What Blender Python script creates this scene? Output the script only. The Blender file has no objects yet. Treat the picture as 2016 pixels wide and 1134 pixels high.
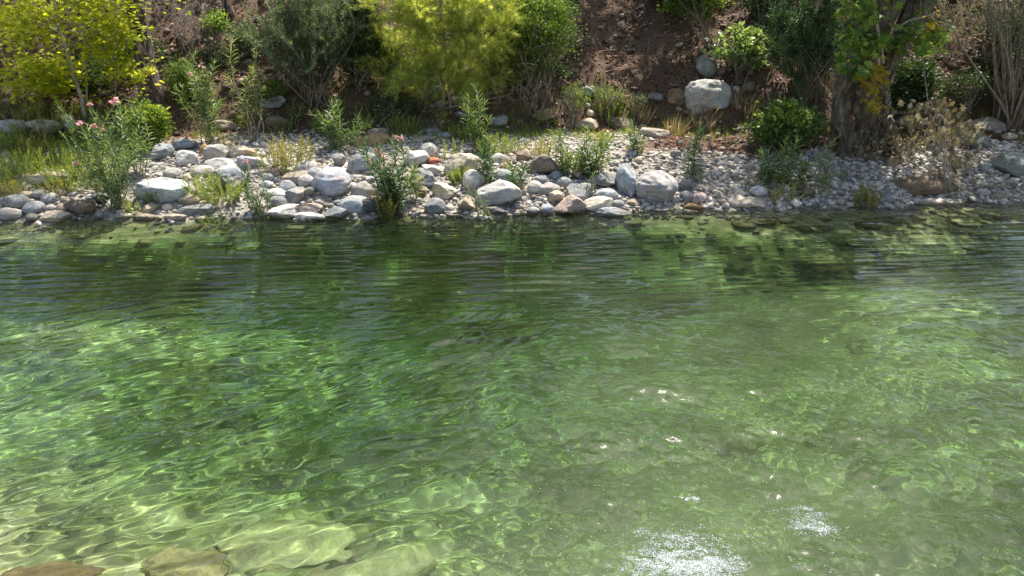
import bpy, math, random
import numpy as np
from math import radians as R
sc = bpy.context.scene
col = sc.collection
rng = np.random.default_rng(7)

# ------------------------------------------------------------------ camera, sky, sun, exposure
PITCH = R(22); CAMH = 3.0; F = 1456.0
cam = bpy.data.cameras.new('camera'); cam_o = bpy.data.objects.new('camera', cam); col.objects.link(cam_o)
sc.camera = cam_o
cam_o.location = (0, 0, CAMH); cam_o.rotation_euler = (R(90) - PITCH, 0, 0)
cam.sensor_width = 36; cam.lens = 26; cam.clip_start = .05; cam.clip_end = 400
SUN_EL = 62; SUN_AZ = 26            # azimuth measured from +Y towards +X
w = bpy.data.worlds.new('World'); sc.world = w; w.use_nodes = True
sky = w.node_tree.nodes.new('ShaderNodeTexSky'); sky.sky_type = 'NISHITA'; sky.sun_disc = False; sky.dust_density = 2.5; sky.ozone_density = .6
sky.sun_elevation = R(SUN_EL); sky.sun_rotation = R(SUN_AZ)
w.node_tree.links.new(sky.outputs[0], w.node_tree.nodes['Background'].inputs[0])
w.node_tree.nodes['Background'].inputs[1].default_value = .115
sl = bpy.data.lights.new('sun', 'SUN'); sl.energy = 5; sl.angle = R(.5); sl.color = (1, .94, .84)
so = bpy.data.objects.new('sun', sl); col.objects.link(so)
so.rotation_euler = (-R(90 - SUN_EL), 0, -R(SUN_AZ)); so.location = (0, 20, 30)
sl.cycles.is_caustics_light = True
SUN = np.array([math.sin(R(SUN_AZ)) * math.cos(R(SUN_EL)), math.cos(R(SUN_AZ)) * math.cos(R(SUN_EL)), math.sin(R(SUN_EL))])
sc.view_settings.view_transform = 'Standard'; sc.view_settings.look = 'None'
sc.view_settings.exposure = 1.0; sc.view_settings.gamma = 1
sc.cycles.use_denoising = True; sc.cycles.denoising_prefilter = 'NONE'
sc.cycles.max_bounces = 7; sc.cycles.diffuse_bounces = 2; sc.cycles.glossy_bounces = 3
sc.cycles.transmission_bounces = 5; sc.cycles.transparent_max_bounces = 6
sc.cycles.sample_clamp_indirect = 4; sc.cycles.sample_clamp_direct = 7

# ------------------------------------------------------------------ helpers: noise
def _h(ix, iy, iz, seed):
    n = (ix * 374761393 + iy * 668265263 + iz * 2147483647 + seed * 1274126177) & 0xffffffff
    n = ((n ^ (n >> 13)) * 1274126177) & 0xffffffff
    n = n ^ (n >> 16)
    return (n & 0xffff) / 65535.0
def vnoise(x, y, z=0, seed=0):
    x, y, z = np.broadcast_arrays(np.asarray(x, float), np.asarray(y, float), np.asarray(z, float))
    ix, iy, iz = [np.floor(a).astype(np.int64) for a in (x, y, z)]
    fx, fy, fz = x - ix, y - iy, z - iz
    fx, fy, fz = [a * a * (3 - 2 * a) for a in (fx, fy, fz)]
    r = 0
    for dx in (0, 1):
        for dy in (0, 1):
            for dz in (0, 1):
                wgt = (fx if dx else 1 - fx) * (fy if dy else 1 - fy) * (fz if dz else 1 - fz)
                r = r + wgt * _h(ix + dx, iy + dy, iz + dz, seed)
    return r * 2 - 1
def fbm(x, y, z=0, seed=0, o=4):
    r = 0; a = 1.; f = 1.
    for k in range(o):
        r = r + a * vnoise(np.asarray(x) * f, np.asarray(y) * f, np.asarray(z) * f, seed + k); a *= .5; f *= 2.03
    return r
def sstep(a, b, x):
    t = np.clip((x - a) / (b - a), 0, 1); return t * t * (3 - 2 * t)

# ------------------------------------------------------------------ helpers: terrain
def shore(x):
    return np.interp(x, [-40, -9, -7.2, -4, -2, 0, 1.8, 3.5, 5.3, 7.7, 12, 40],
                     [8, 9.6, 9.8, 10.0, 10.05, 10.12, 10.42, 10.5, 10.63, 10.95, 11.4, 14]) + .09 * np.sin(x * 3.1) + .07 * np.sin(x * 7.3 + 1)
def near_shore(x):
    return np.interp(x, [-40, -6, -3.2, -2.4, -1, 1, 4, 40], [3, 3.0, 2.95, 2.75, 2.3, 1.9, 1.8, 0])
def gauss(x, y, cx, cy, sx, sy): return np.exp(-((x - cx) / sx) ** 2 - ((y - cy) / sy) ** 2)
def water_depth(x, y):
    s = shore(x) - y; n = y - near_shore(x)
    d = 1.0 + .18 * fbm(x * .45, y * .6, 0, 3, 2)
    d = d + 1.0 * gauss(x, y, .2, 8.5, 3.0, .9) + .85 * gauss(x, y, -4.2, 8.6, 3, .8) + .55 * gauss(x, y, 1.6, 7.0, 1.4, .5)
    d = d + .7 * gauss(x, y, 6.2, 6.6, 1.2, .5) + .35 * gauss(x, y, -.8, 6.1, 1.4, .7) + .6 * gauss(x, y, 8.0, 9.2, 2.2, .5)
    d = d - .45 * gauss(x, y, 4.2, 7.6, 2.0, 1.0) - .25 * gauss(x, y, -3.8, 6.9, 2.5, .5)
    d = d * sstep(-.1, 1, s / np.interp(x, [-9, -4.2, -3.2, 1.2, 2.6, 9], [1.6, 1.4, .75, .75, 1.7, 1.9])) ** .8
    sw = np.interp(x, [-9, -5, -3.2, 1.0, 2.4, 5, 9], [1.2, .95, .34, .3, 1.0, 2.0, 1.6])
    shelf = np.interp(s / sw, [0, .3, .8, 1.6], [.04, .2, .5, 2.2])
    d = np.minimum(d, shelf)
    dn = np.interp(n, [0, .25, .9, 2, 3.2], [.0, .22, .45, .85, 2.5])
    return np.minimum(d, dn)
HS = lambda x: np.interp(x, [-12, -7.5, -5, 0, 3, 5, 8, 12], [2.9, 2.7, 3.5, 3.35, 3.2, 2.7, 2.6, 2.6])
def ground_z(x, y):
    x = np.asarray(x, float); y = np.asarray(y, float)
    s = y - shore(x); n = near_shore(x) - y
    hs = HS(x)
    t = s / hs
    bar = np.interp(t, [0, .16, .36, .66, 1.0], [0, .2, .38, .5, .6]) + .03 * fbm(x * 2, y * 2, 0, 11, 3) * sstep(0, .3, s)
    up = s - hs
    hill = .56 * np.minimum(up, 6.5) + .36 * np.maximum(up - 6.5, 0) + .26 * fbm(x * .6, y * .5, 0, 21, 3) * sstep(0, 2, up) + .09 * fbm(x * 2.3, y * 2.3, 0, 23, 3) * sstep(0, .8, up)
    bank = .26 * sstep(-.1, .9, up) + hill
    z = np.where(up > 0, .6 + bank, bar)
    nb = .45 * n + .08 * fbm(x * 1.7, y * 1.7, 0, 31, 3)
    bed = -water_depth(x, y) + .045 * fbm(x * 2.6, y * 2.6, 0, 41, 3) * sstep(.1, .6, water_depth(x, y))
    z = np.where(s > 0, z, bed)
    z = np.where(n > 0, np.minimum(nb, 1.3 + .1 * n), z)
    return z
def ray(px, py):
    dx = (px - 1008) / F; dy = (567 - py) / F
    return np.array([dx, math.cos(PITCH) + dy * math.sin(PITCH), -math.sin(PITCH) + dy * math.cos(PITCH)])
def G(px, py, lift=0., tmax=40):
    """where the sight line through a photo pixel meets the ground (raised by lift); returns the point and px per metre"""
    d = ray(px, py); ts = np.arange(2.5, tmax, .02)
    P = d[None] * ts[:, None]; P[:, 2] += CAMH
    z = np.maximum(ground_z(P[:, 0], P[:, 1]), -.02 if lift == 0 else -9) + lift
    hit = np.nonzero(P[:, 2] <= z)[0]
    i = hit[0] if len(hit) else len(ts) - 1
    return P[i], F / ts[i]

# ------------------------------------------------------------------ helpers: objects
def tag(o, label=None, cat=None, group=None, kind=None):
    if label: o['label'] = label
    if cat: o['category'] = cat
    if group: o['group'] = group
    if kind: o['kind'] = kind
    return o
def raw_mesh(name, V, faces_flat, starts, mat=None, tint=None, smooth=True):
    me = bpy.data.meshes.new(name); V = np.ascontiguousarray(V, dtype='f')
    me.vertices.add(len(V)); me.vertices.foreach_set('co', V.ravel())
    me.loops.add(len(faces_flat)); me.loops.foreach_set('vertex_index', np.asarray(faces_flat, dtype='i'))
    me.polygons.add(len(starts)); me.polygons.foreach_set('loop_start', np.asarray(starts, dtype='i'))
    me.polygons.foreach_set('use_smooth', np.full(len(starts), smooth, dtype=bool))
    me.update(calc_edges=True)
    if tint is not None:
        for k, t in (tint.items() if isinstance(tint, dict) else [('tint', tint)]):
            a = me.attributes.new(k, 'FLOAT', 'POINT'); a.data.foreach_set('value', np.asarray(t, dtype='f'))
    if mat: me.materials.append(mat)
    return me
def link(name, me, parent=None, loc=None):
    o = bpy.data.objects.new(name, me); col.objects.link(o)
    if parent is not None: o.parent = parent
    if loc is not None: o.location = loc
    return o
def empty(name, loc): return link(name, None, loc=tuple(float(a) for a in loc))
def tensor_grid(name, xs, ys, f, mat, tint=None):
    X, Y = np.meshgrid(xs, ys); Z = f(X, Y); nx, ny = len(xs), len(ys)
    V = np.stack([X, Y, Z], -1).reshape(-1, 3)
    i = np.arange(ny - 1)[:, None] * nx + np.arange(nx - 1)[None]
    q = np.stack([i, i + 1, i + nx + 1, i + nx], -1).reshape(-1, 4)
    tt = {k: g(X, Y, Z).ravel() for k, g in tint.items()} if tint else None
    return link(name, raw_mesh(name, V, q.ravel(), np.arange(len(q)) * 4, mat, tt))
class Soup:
    """collects polygons with one tint value each, then becomes one mesh"""
    def __init__(s): s.V = []; s.F = []; s.S = []; s.T = []; s.nv = 0; s.nl = 0
    def add(s, V, Fs, tint):                     # V (N,m,3), Fs list of index tuples within m, tint (N,)
        N, m = V.shape[:2]
        if N == 0: return
        base = s.nv + np.arange(N)[:, None] * m
        for f in Fs:
            a = (base + np.array(f)[None]).ravel(); s.F.append(a)
            s.S.append(s.nl + np.arange(N) * len(f)); s.nl += len(a)
        s.V.append(V.reshape(-1, 3)); s.T.append(np.repeat(tint, m)); s.nv += N * m
    def build(s, name, mat, parent=None, smooth=True, origin=None):
        V = np.concatenate(s.V)
        if origin is not None: V = V - np.asarray(origin)[None]
        return link(name, raw_mesh(name, V, np.concatenate(s.F), np.concatenate(s.S), mat, np.concatenate(s.T), smooth), parent)
def unit(v): return v / np.maximum(np.linalg.norm(v, axis=-1, keepdims=True), 1e-9)
def tube(soup, pts, r0, r1, n=6, tint=.5, rough=0, prof=None, seed=0):
    pts = np.asarray(pts, float); k = len(pts)
    tan = unit(np.gradient(pts, axis=0)); ref = np.array([1., .13, .07]) if abs(tan[0, 2]) > .6 else np.array([.05, .1, 1.])
    a = unit(np.cross(tan, ref)); b = np.cross(tan, a)
    rr = np.linspace(r0, r1, k) if prof is None else np.asarray(prof)
    th = np.arange(n) / n * 2 * math.pi
    rad = rr[:, None] * np.ones(n)[None]
    if rough:
        rad = rad * (1 + rough * vnoise(np.cos(th)[None] * 2 + 5, np.sin(th)[None] * 2 + 5, np.arange(k)[:, None] * .45, seed))
    V = pts[:, None] + a[:, None] * (np.cos(th)[None, :, None] * rad[..., None]) + b[:, None] * (np.sin(th)[None, :, None] * rad[..., None])
    V = V.reshape(1, -1, 3); Fs = []
    for i in range(k - 1):
        for j in range(n):
            Fs.append((i * n + j, i * n + (j + 1) % n, (i + 1) * n + (j + 1) % n, (i + 1) * n + j))
    Fs.append(tuple(range((k - 1) * n, k * n))); Fs.append(tuple(range(n - 1, -1, -1)))
    soup.add(V, Fs, np.array([tint]))
def curve(p0, p1, bend=.1, k=7, r=rng, sag=0):
    p0 = np.asarray(p0, float); p1 = np.asarray(p1, float); L = np.linalg.norm(p1 - p0)
    t = np.linspace(0, 1, k)[:, None]; o = r.normal(0, bend * L, 3); o2 = r.normal(0, bend * L * .35, 3)
    return p0 + (p1 - p0) * t + o * np.sin(math.pi * t) + o2 * np.sin(2 * math.pi * t) + np.array([0, 0, -sag]) * t * (1 - t) * 4

# leaf templates: (vertices along +Y, blade normal +Z), faces
def T_lance(wd):
    return np.array([[0, 0, 0], [-wd, .3, .03], [0, .32, -.02], [wd, .3, .03], [-wd * .8, .65, .0], [0, .67, -.05], [wd * .8, .65, .0], [0, 1, -.12]]), \
        [(0, 2, 1), (0, 3, 2), (1, 2, 5, 4), (2, 3, 6, 5), (4, 5, 7), (5, 6, 7)]
def T_oval(wd=.3):
    return np.array([[0, 0, 0], [-wd, .35, .05], [-wd * .8, .72, .02], [0, 1, -.08], [wd * .8, .72, .02], [wd, .35, .05], [0, .5, -.03]]), \
        [(0, 6, 1), (1, 6, 2), (2, 6, 3), (3, 6, 4), (4, 6, 5), (5, 6, 0)]
def T_plane():
    P = [[0, 0, 0]]; c = np.array([0, .42, .04])
    spec = [(-128, .34), (-100, .26), (-72, .62), (-50, .27), (-32, .68), (-14, .34), (0, .72), (14, .34), (32, .68), (50, .27), (72, .62), (100, .26), (128, .34)]
    for a, r_ in spec:
        P.append([math.sin(R(a)) * r_ * .8, .34 + math.cos(R(a)) * r_ * .82, -.28 * r_ * r_])
    P.append(list(c)); n = len(P); ci = n - 1
    return np.array(P), [(ci, (i + 1), i) for i in range(0, n - 2)] + [(ci, 0, n - 2)]
def T_blade():
    return np.array([[-.016, 0, 0], [.016, 0, 0], [-.013, .5, .0], [.013, .5, .0], [0, 1, -.2]]), [(0, 1, 3, 2), (2, 3, 4)]
T_NEEDLE = (np.array([[-.03, 0, 0], [.03, 0, 0], [0, 1, 0]]), [(0, 1, 2)])
T_QUAD = (np.array([[0, 0, 0], [-.35, .5, .06], [0, 1, 0], [.35, .5, .06]]), [(0, 3, 2, 1)])
def leaves(soup, tpl, P, D, size, tint, up=None, roll=.5, r=rng):
    V, Fs = tpl; N = len(P); D = unit(D)
    U = np.tile([0, 0, 1.], (N, 1)) if up is None else up
    U = U + r.normal(0, roll, (N, 3))
    X = unit(np.cross(D, U)); Z = np.cross(X, D)
    size = np.broadcast_to(np.asarray(size, float), (N,))
    W = (V[None, :, 0, None] * X[:, None] + V[None, :, 1, None] * D[:, None] + V[None, :, 2, None] * Z[:, None]) * size[:, None, None] + P[:, None]
    soup.add(W, Fs, tint)

# ------------------------------------------------------------------ materials
def mat(name):
    m = bpy.data.materials.new(name); m.use_nodes = True; return m, m.node_tree.nodes, m.node_tree.links
def node(n, t, **kw):
    x = n.new(t)
    for k, v in kw.items():
        if k in x.inputs: x.inputs[k].default_value = v
        else: setattr(x, k, v)
    return x
def ramp(n, stops):
    r_ = n.new('ShaderNodeValToRGB'); e = r_.color_ramp.elements
    while len(e) < len(stops): e.new(.5)
    for el, (p, c) in zip(e, stops): el.position = p; el.color = (*c, 1)
    return r_
def mixc(n, L, fac, a, b, bt='MIX'):
    m = n.new('ShaderNodeMix'); m.data_type = 'RGBA'; m.blend_type = bt
    for s_, v in ((m.inputs[0], fac), (m.inputs[6], a), (m.inputs[7], b)):
        if isinstance(v, bpy.types.NodeSocket): L.new(v, s_)
        elif isinstance(v, tuple): s_.default_value = (*v, 1)[:4]
        else: s_.default_value = v
    return m.outputs[2]
def math_(n, L, op, a, b=None, clamp=False):
    m = n.new('ShaderNodeMath'); m.operation = op; m.use_clamp = clamp
    for i, v in enumerate((a, b)):
        if v is None: continue
        if isinstance(v, bpy.types.NodeSocket): L.new(v, m.inputs[i])
        else: m.inputs[i].default_value = v
    return m.outputs[0]
def attr(n, name): return node(n, 'ShaderNodeAttribute', attribute_name=name).outputs['Fac']
def leaf_mat(name, c0, c1, c2, trans=.4, rough=.45, spec=.35):
    m, n, L = mat(name); out = n['Material Output']; p = n['Principled BSDF']
    rp = ramp(n, [(0, c0), (.5, c1), (1, c2)]); L.new(attr(n, 'tint'), rp.inputs[0])
    L.new(rp.outputs[0], p.inputs['Base Color']); p.inputs['Roughness'].default_value = rough; p.inputs['Specular IOR Level'].default_value = spec
    tr = n.new('ShaderNodeBsdfTranslucent')
    L.new(mixc(n, L, .75, rp.outputs[0], (1.35, 1.25, .5), 'MULTIPLY'), tr.inputs[0])
    mx = n.new('ShaderNodeMixShader'); mx.inputs[0].default_value = trans
    L.new(p.outputs[0], mx.inputs[1]); L.new(tr.outputs[0], mx.inputs[2]); L.new(mx.outputs[0], out.inputs[0])
    return m
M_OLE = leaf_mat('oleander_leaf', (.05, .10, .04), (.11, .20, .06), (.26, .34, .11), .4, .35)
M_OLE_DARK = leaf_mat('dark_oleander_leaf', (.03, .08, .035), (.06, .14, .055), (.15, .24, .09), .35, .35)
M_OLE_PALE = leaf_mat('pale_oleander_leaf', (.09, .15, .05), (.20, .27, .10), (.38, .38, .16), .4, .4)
M_WEED = leaf_mat('weed_leaf', (.12, .20, .04), (.26, .38, .06), (.48, .50, .11), .5)
M_WEED_Y = leaf_mat('yellow_weed_leaf', (.17, .19, .05), (.32, .33, .07), (.50, .42, .12), .45)
M_DRY = leaf_mat('dry_grass', (.20, .15, .08), (.38, .29, .16), (.58, .48, .30), .3)
M_PLANE = leaf_mat('plane_leaf', (.20, .27, .02), (.44, .52, .035), (.72, .68, .08), .68)
M_PLANE_G = leaf_mat('green_plane_leaf', (.07, .16, .03), (.17, .29, .05), (.42, .50, .11), .5)
M_PLANE_O = leaf_mat('turning_plane_leaf', (.22, .24, .03), (.45, .36, .04), (.60, .28, .05), .5)
M_DEAD = leaf_mat('dead_plane_leaf', (.13, .10, .055), (.29, .235, .14), (.54, .47, .33), .2, .6)
M_PINE = leaf_mat('young_pine_needle', (.24, .32, .07), (.50, .57, .14), (.80, .82, .30), .6)
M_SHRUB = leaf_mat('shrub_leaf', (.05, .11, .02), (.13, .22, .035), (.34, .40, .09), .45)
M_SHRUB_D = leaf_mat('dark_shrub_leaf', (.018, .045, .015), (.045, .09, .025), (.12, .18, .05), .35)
M_WILLOW = leaf_mat('willowy_leaf', (.06, .10, .05), (.11, .17, .08), (.24, .30, .15), .4)
M_BRIGHT = leaf_mat('bright_shrub_leaf', (.10, .20, .04), (.28, .38, .14), (.55, .62, .35), .4, .3)
M_FERN = leaf_mat('low_fern_leaf', (.035, .085, .02), (.10, .19, .04), (.32, .38, .09), .4)
M_WOOD = leaf_mat('woodland_leaf', (.02, .05, .015), (.045, .09, .025), (.10, .16, .04), .35)
M_FLOWER = leaf_mat('pink_flower', (.72, .30, .42), (.80, .45, .54), (.86, .62, .68), .35, .5)
def bark_mat(name, a, b, c, scale=(9, 9, 1.6), bump=.6, bs=.03):
    m, n, L = mat(name); p = n['Principled BSDF']; tc = n.new('ShaderNodeTexCoord')
    mp = node(n, 'ShaderNodeMapping'); mp.inputs['Scale'].default_value = scale; L.new(tc.outputs['Object'], mp.inputs[0])
    nz = node(n, 'ShaderNodeTexNoise', Scale=1.6, Detail=8, Roughness=.65, Distortion=.6); L.new(mp.outputs[0], nz.inputs[0])
    rp = ramp(n, [(.32, a), (.5, b), (.68, c)]); L.new(nz.outputs[0], rp.inputs[0]); L.new(rp.outputs[0], p.inputs['Base Color'])
    p.inputs['Roughness'].default_value = .85
    bp = node(n, 'ShaderNodeBump', Strength=bump, Distance=bs); L.new(nz.outputs[0], bp.inputs['Height']); L.new(bp.outputs[0], p.inputs['Normal'])
    return m
M_BARK_PINE = bark_mat('pine_bark', (.014, .009, .008), (.085, .055, .045), (.50, .41, .36), (14, 14, 2.6), 1, .06)
M_BARK_PLANE = bark_mat('old_plane_bark', (.035, .025, .016), (.145, .11, .072), (.36, .30, .21), (9, 9, 3.5), 1, .09)
M_BARK_PALE = bark_mat('pale_bark', (.20, .16, .11), (.38, .32, .24), (.6, .55, .46), (20, 20, 5), .3, .01)
M_STEM = bark_mat('stem_bark', (.10, .08, .05), (.24, .19, .13), (.42, .36, .27), (20, 20, 5), .3, .01)
M_STEM_G = bark_mat('green_stem', (.13, .17, .06), (.25, .28, .12), (.42, .40, .22), (20, 20, 5), .2, .01)
M_TWIG = bark_mat('dry_twig', (.16, .13, .10), (.32, .27, .21), (.52, .46, .38), (20, 20, 5), .2, .01)

def rock_mat():
    m, n, L = mat('river_stone'); p = n['Principled BSDF']; oi = n.new('ShaderNodeObjectInfo'); tc = n.new('ShaderNodeTexCoord')
    ad = node(n, 'ShaderNodeVectorMath', operation='ADD'); L.new(tc.outputs['Object'], ad.inputs[0])
    rs = math_(n, L, 'MULTIPLY', oi.outputs['Random'], 37.); L.new(rs, ad.inputs[1])
    v = ad.outputs[0]
    n1 = node(n, 'ShaderNodeTexNoise', Scale=1.6, Detail=5, Roughness=.6, Distortion=.5); L.new(v, n1.inputs[0])
    n2 = node(n, 'ShaderNodeTexNoise', Scale=11, Detail=6, Roughness=.75); L.new(v, n2.inputs[0])
    r1 = ramp(n, [(.3, (.52, .50, .47)), (.5, (.95, .95, .95)), (.72, (1.3, 1.24, 1.12))]); L.new(n1.outputs[0], r1.inputs[0])
    c = mixc(n, L, 1., oi.outputs['Color'], r1.outputs[0], 'MULTIPLY')
    r2 = ramp(n, [(.3, (.55, .54, .52)), (.55, (1, 1, 1)), (.75, (1.18, 1.17, 1.13))]); L.new(n2.outputs[0], r2.inputs[0])
    c = mixc(n, L, .8, c, r2.outputs[0], 'MULTIPLY')
    # warm mineral staining
    n3 = node(n, 'ShaderNodeTexNoise', Scale=1.1, Detail=3); L.new(n3.inputs[0].node.outputs[0], n3.inputs[0]) if False else L.new(v, n3.inputs[0])
    f3 = ramp(n, [(.55, (0, 0, 0)), (.7, (1, 1, 1))]); L.new(n3.outputs[0], f3.inputs[0])
    c = mixc(n, L, math_(n, L, 'MULTIPLY', f3.outputs[0], .45), c, (.42, .30, .17))
    # white calcite veins: thin lines where warped bands cross zero, on some stones
    wv = node(n, 'ShaderNodeTexNoise', Scale=1.3, Detail=2, Distortion=1.2); L.new(v, wv.inputs[0])
    b1 = math_(n, L, 'ABSOLUTE', math_(n, L, 'SUBTRACT', math_(n, L, 'FRACT', math_(n, L, 'MULTIPLY', wv.outputs[0], 7.)), .5))
    vf = math_(n, L, 'LESS_THAN', b1, .035)
    gate = math_(n, L, 'GREATER_THAN', math_(n, L, 'FRACT', math_(n, L, 'MULTIPLY', oi.outputs['Random'], 91.)), .55)
    c = mixc(n, L, math_(n, L, 'MULTIPLY', math_(n, L, 'MULTIPLY', vf, gate), .5), c, (.66, .65, .62))
    # wet, darker band along the waterline
    geo = n.new('ShaderNodeNewGeometry'); sx = n.new('ShaderNodeSeparateXYZ'); L.new(geo.outputs['Position'], sx.inputs[0])
    hz = math_(n, L, 'ADD', sx.outputs[2], math_(n, L, 'MULTIPLY', math_(n, L, 'SUBTRACT', n1.outputs[0], .5), .08))
    wet = n.new('ShaderNodeMapRange'); wet.inputs[1].default_value = .07; wet.inputs[2].default_value = .03; L.new(hz, wet.inputs[0])
    c = mixc(n, L, wet.outputs[0], c, mixc(n, L, 1., c, (.50, .47, .34), 'MULTIPLY'))
    L.new(c, p.inputs['Base Color'])
    rr = n.new('ShaderNodeMapRange'); rr.inputs[3].default_value = .8; rr.inputs[4].default_value = .35; L.new(wet.outputs[0], rr.inputs[0]); L.new(rr.outputs[0], p.inputs['Roughness'])
    p.inputs['Specular IOR Level'].default_value = .3
    b = node(n, 'ShaderNodeBump', Strength=.55, Distance=.025); L.new(n2.outputs[0], b.inputs['Height']); L.new(b.outputs[0], p.inputs['Normal'])
    return m
M_ROCK = rock_mat()
def tint_rock_mat(name, stops, rough=.8):
    m, n, L = mat(name); p = n['Principled BSDF']; tc = n.new('ShaderNodeTexCoord')
    rp = ramp(n, stops); L.new(attr(n, 'tint'), rp.inputs[0])
    nz = node(n, 'ShaderNodeTexNoise', Scale=22, Detail=5, Roughness=.7); L.new(tc.outputs['Object'], nz.inputs[0])
    r2 = ramp(n, [(.3, (.6, .6, .58)), (.7, (1.25, 1.23, 1.18))]); L.new(nz.outputs[0], r2.inputs[0])
    L.new(mixc(n, L, 1., rp.outputs[0], r2.outputs[0], 'MULTIPLY'), p.inputs['Base Color']); p.inputs['Roughness'].default_value = rough
    return m
M_PEBBLE = tint_rock_mat('pebble', [(0, (.13, .105, .08)), (.25, (.30, .265, .22)), (.5, (.50, .475, .43)), (.75, (.58, .49, .41)), (.93, (.70, .67, .62)), (1, (.42, .25, .19))])
M_BEDSTONE = tint_rock_mat('submerged_stone', [(0, (.05, .05, .02)), (.4, (.14, .125, .055)), (.75, (.26, .23, .11)), (1, (.42, .38, .22))], .7)
M_LITTER = leaf_mat('leaf_litter', (.055, .024, .016), (.23, .09, .05), (.55, .32, .21), .15, .6)

def ground_mat():
    m, n, L = mat('ground'); p = n['Principled BSDF']; tc = n.new('ShaderNodeTexCoord'); v = tc.outputs['Object']
    big = node(n, 'ShaderNodeTexNoise', Scale=1.1, Detail=5, Roughness=.6); L.new(v, big.inputs[0])
    fine = node(n, 'ShaderNodeTexNoise', Scale=26, Detail=6, Roughness=.75); L.new(v, fine.inputs[0])
    # slope: red-brown earth
    dirt = ramp(n, [(.3, (.032, .016, .008)), (.5, (.085, .042, .021)), (.7, (.19, .105, .055))]); L.new(fine.outputs[0], dirt.inputs[0])
    dirt2 = mixc(n, L, big.outputs[0], dirt.outputs[0], (.08, .055, .03))
    # gravel bar: sand between the pebbles
    vg = node(n, 'ShaderNodeTexVoronoi', Scale=28); L.new(v, vg.inputs[0])
    sx = n.new('ShaderNodeSeparateColor'); L.new(vg.outputs['Color'], sx.inputs[0])
    gr = ramp(n, [(0, (.20, .18, .15)), (.5, (.38, .35, .30)), (1, (.55, .52, .47))]); L.new(sx.outputs[0], gr.inputs[0])
    gr2 = mixc(n, L, .7, gr.outputs[0], ramp_out(n, L, vg.outputs['Distance'], [(0, (1.1, 1.1, 1.1)), (.6, (.45, .42, .38))]), 'MULTIPLY')
    # river bed: cobbles under algae
    dw = node(n, 'ShaderNodeTexNoise', Scale=3, Detail=3); L.new(v, dw.inputs[0])
    wv = mixc(n, L, .12, v, dw.outputs['Color'], 'ADD')
    v1 = node(n, 'ShaderNodeTexVoronoi', Scale=3.2); L.new(wv, v1.inputs[0]); v2 = node(n, 'ShaderNodeTexVoronoi', Scale=9); L.new(wv, v2.inputs[0])
    s1 = n.new('ShaderNodeSeparateColor'); L.new(v1.outputs['Color'], s1.inputs[0]); s2 = n.new('ShaderNodeSeparateColor'); L.new(v2.outputs['Color'], s2.inputs[0])
    a = math_(n, L, 'ADD', math_(n, L, 'MULTIPLY', s1.outputs[0], .5), math_(n, L, 'MULTIPLY', s2.outputs[1], .5))
    bed = ramp(n, [(.15, (.13, .13, .055)), (.45, (.27, .26, .12)), (.7, (.42, .39, .21)), (.92, (.60, .56, .36))]); L.new(a, bed.inputs[0])
    alg = ramp(n, [(.35, (0, 0, 0)), (.62, (1, 1, 1))]); L.new(big.outputs[0], alg.inputs[0])
    bed2 = mixc(n, L, math_(n, L, 'MULTIPLY', alg.outputs[0], .6), bed.outputs[0], (.27, .32, .14))
    c = mixc(n, L, attr(n, 'gravel'), bed2, gr2)
    c = mixc(n, L, attr(n, 'slope'), c, dirt2)
    L.new(c, p.inputs['Base Color']); p.inputs['Roughness'].default_value = .9
    b = node(n, 'ShaderNodeBump', Strength=.7, Distance=.03); L.new(fine.outputs[0], b.inputs['Height']); L.new(b.outputs[0], p.inputs['Normal'])
    return m
def ramp_out(n, L, src, stops):
    r_ = ramp(n, stops); L.new(src, r_.inputs[0]); return r_.outputs[0]

# ------------------------------------------------------------------ ground and water
def axis(fine0, fine1, step, lo, hi, grow=1.35):
    a = list(np.arange(fine0, fine1, step)); s_ = step
    x = a[-1]
    while x < hi: s_ *= grow; x += s_; a.append(x)
    s_ = step; x = a[0]; b = []
    while x > lo: s_ *= grow; x -= s_; b.append(x)
    return np.array(b[::-1] + a)
gxs = axis(-9.5, 9.5, .07, -60, 60, 1.2); gys = axis(1.5, 19, .06, -14, 75, 1.15)
def z_(X, Y): return ground_z(X, Y)
def f_gravel(X, Y, Z): return sstep(-.02, .03, Z + .01 * vnoise(X * 9, Y * 9))
def f_slope(X, Y, Z):
    up = Y - shore(X) - HS(X)
    rb = sstep(3.2, 4.6, X) * .9 * (1 - sstep(4.8, 5.6, X)) * .9      # litter lobe running down to the right of the bar
    a = sstep(-.25 - .5, .25, up + .35 * fbm(X * 1.3, Y * 1.3, 0, 51, 3))
    lobe = sstep(1.35, 2.0, Y - shore(X) + .3 * fbm(X * 1.3, Y * 1.3, 0, 52, 3)) * sstep(1.7, 2.6, X)
    near = sstep(0, .2, near_shore(X) - Y)
    return np.clip(np.maximum(np.maximum(a, lobe), near * .6), 0, 1)
ground = tensor_grid('ground', gxs, gys, z_, ground_mat(), {'gravel': f_gravel, 'slope': f_slope})
tag(ground, kind='structure')
ground.cycles.is_caustics_receiver = True

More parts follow.
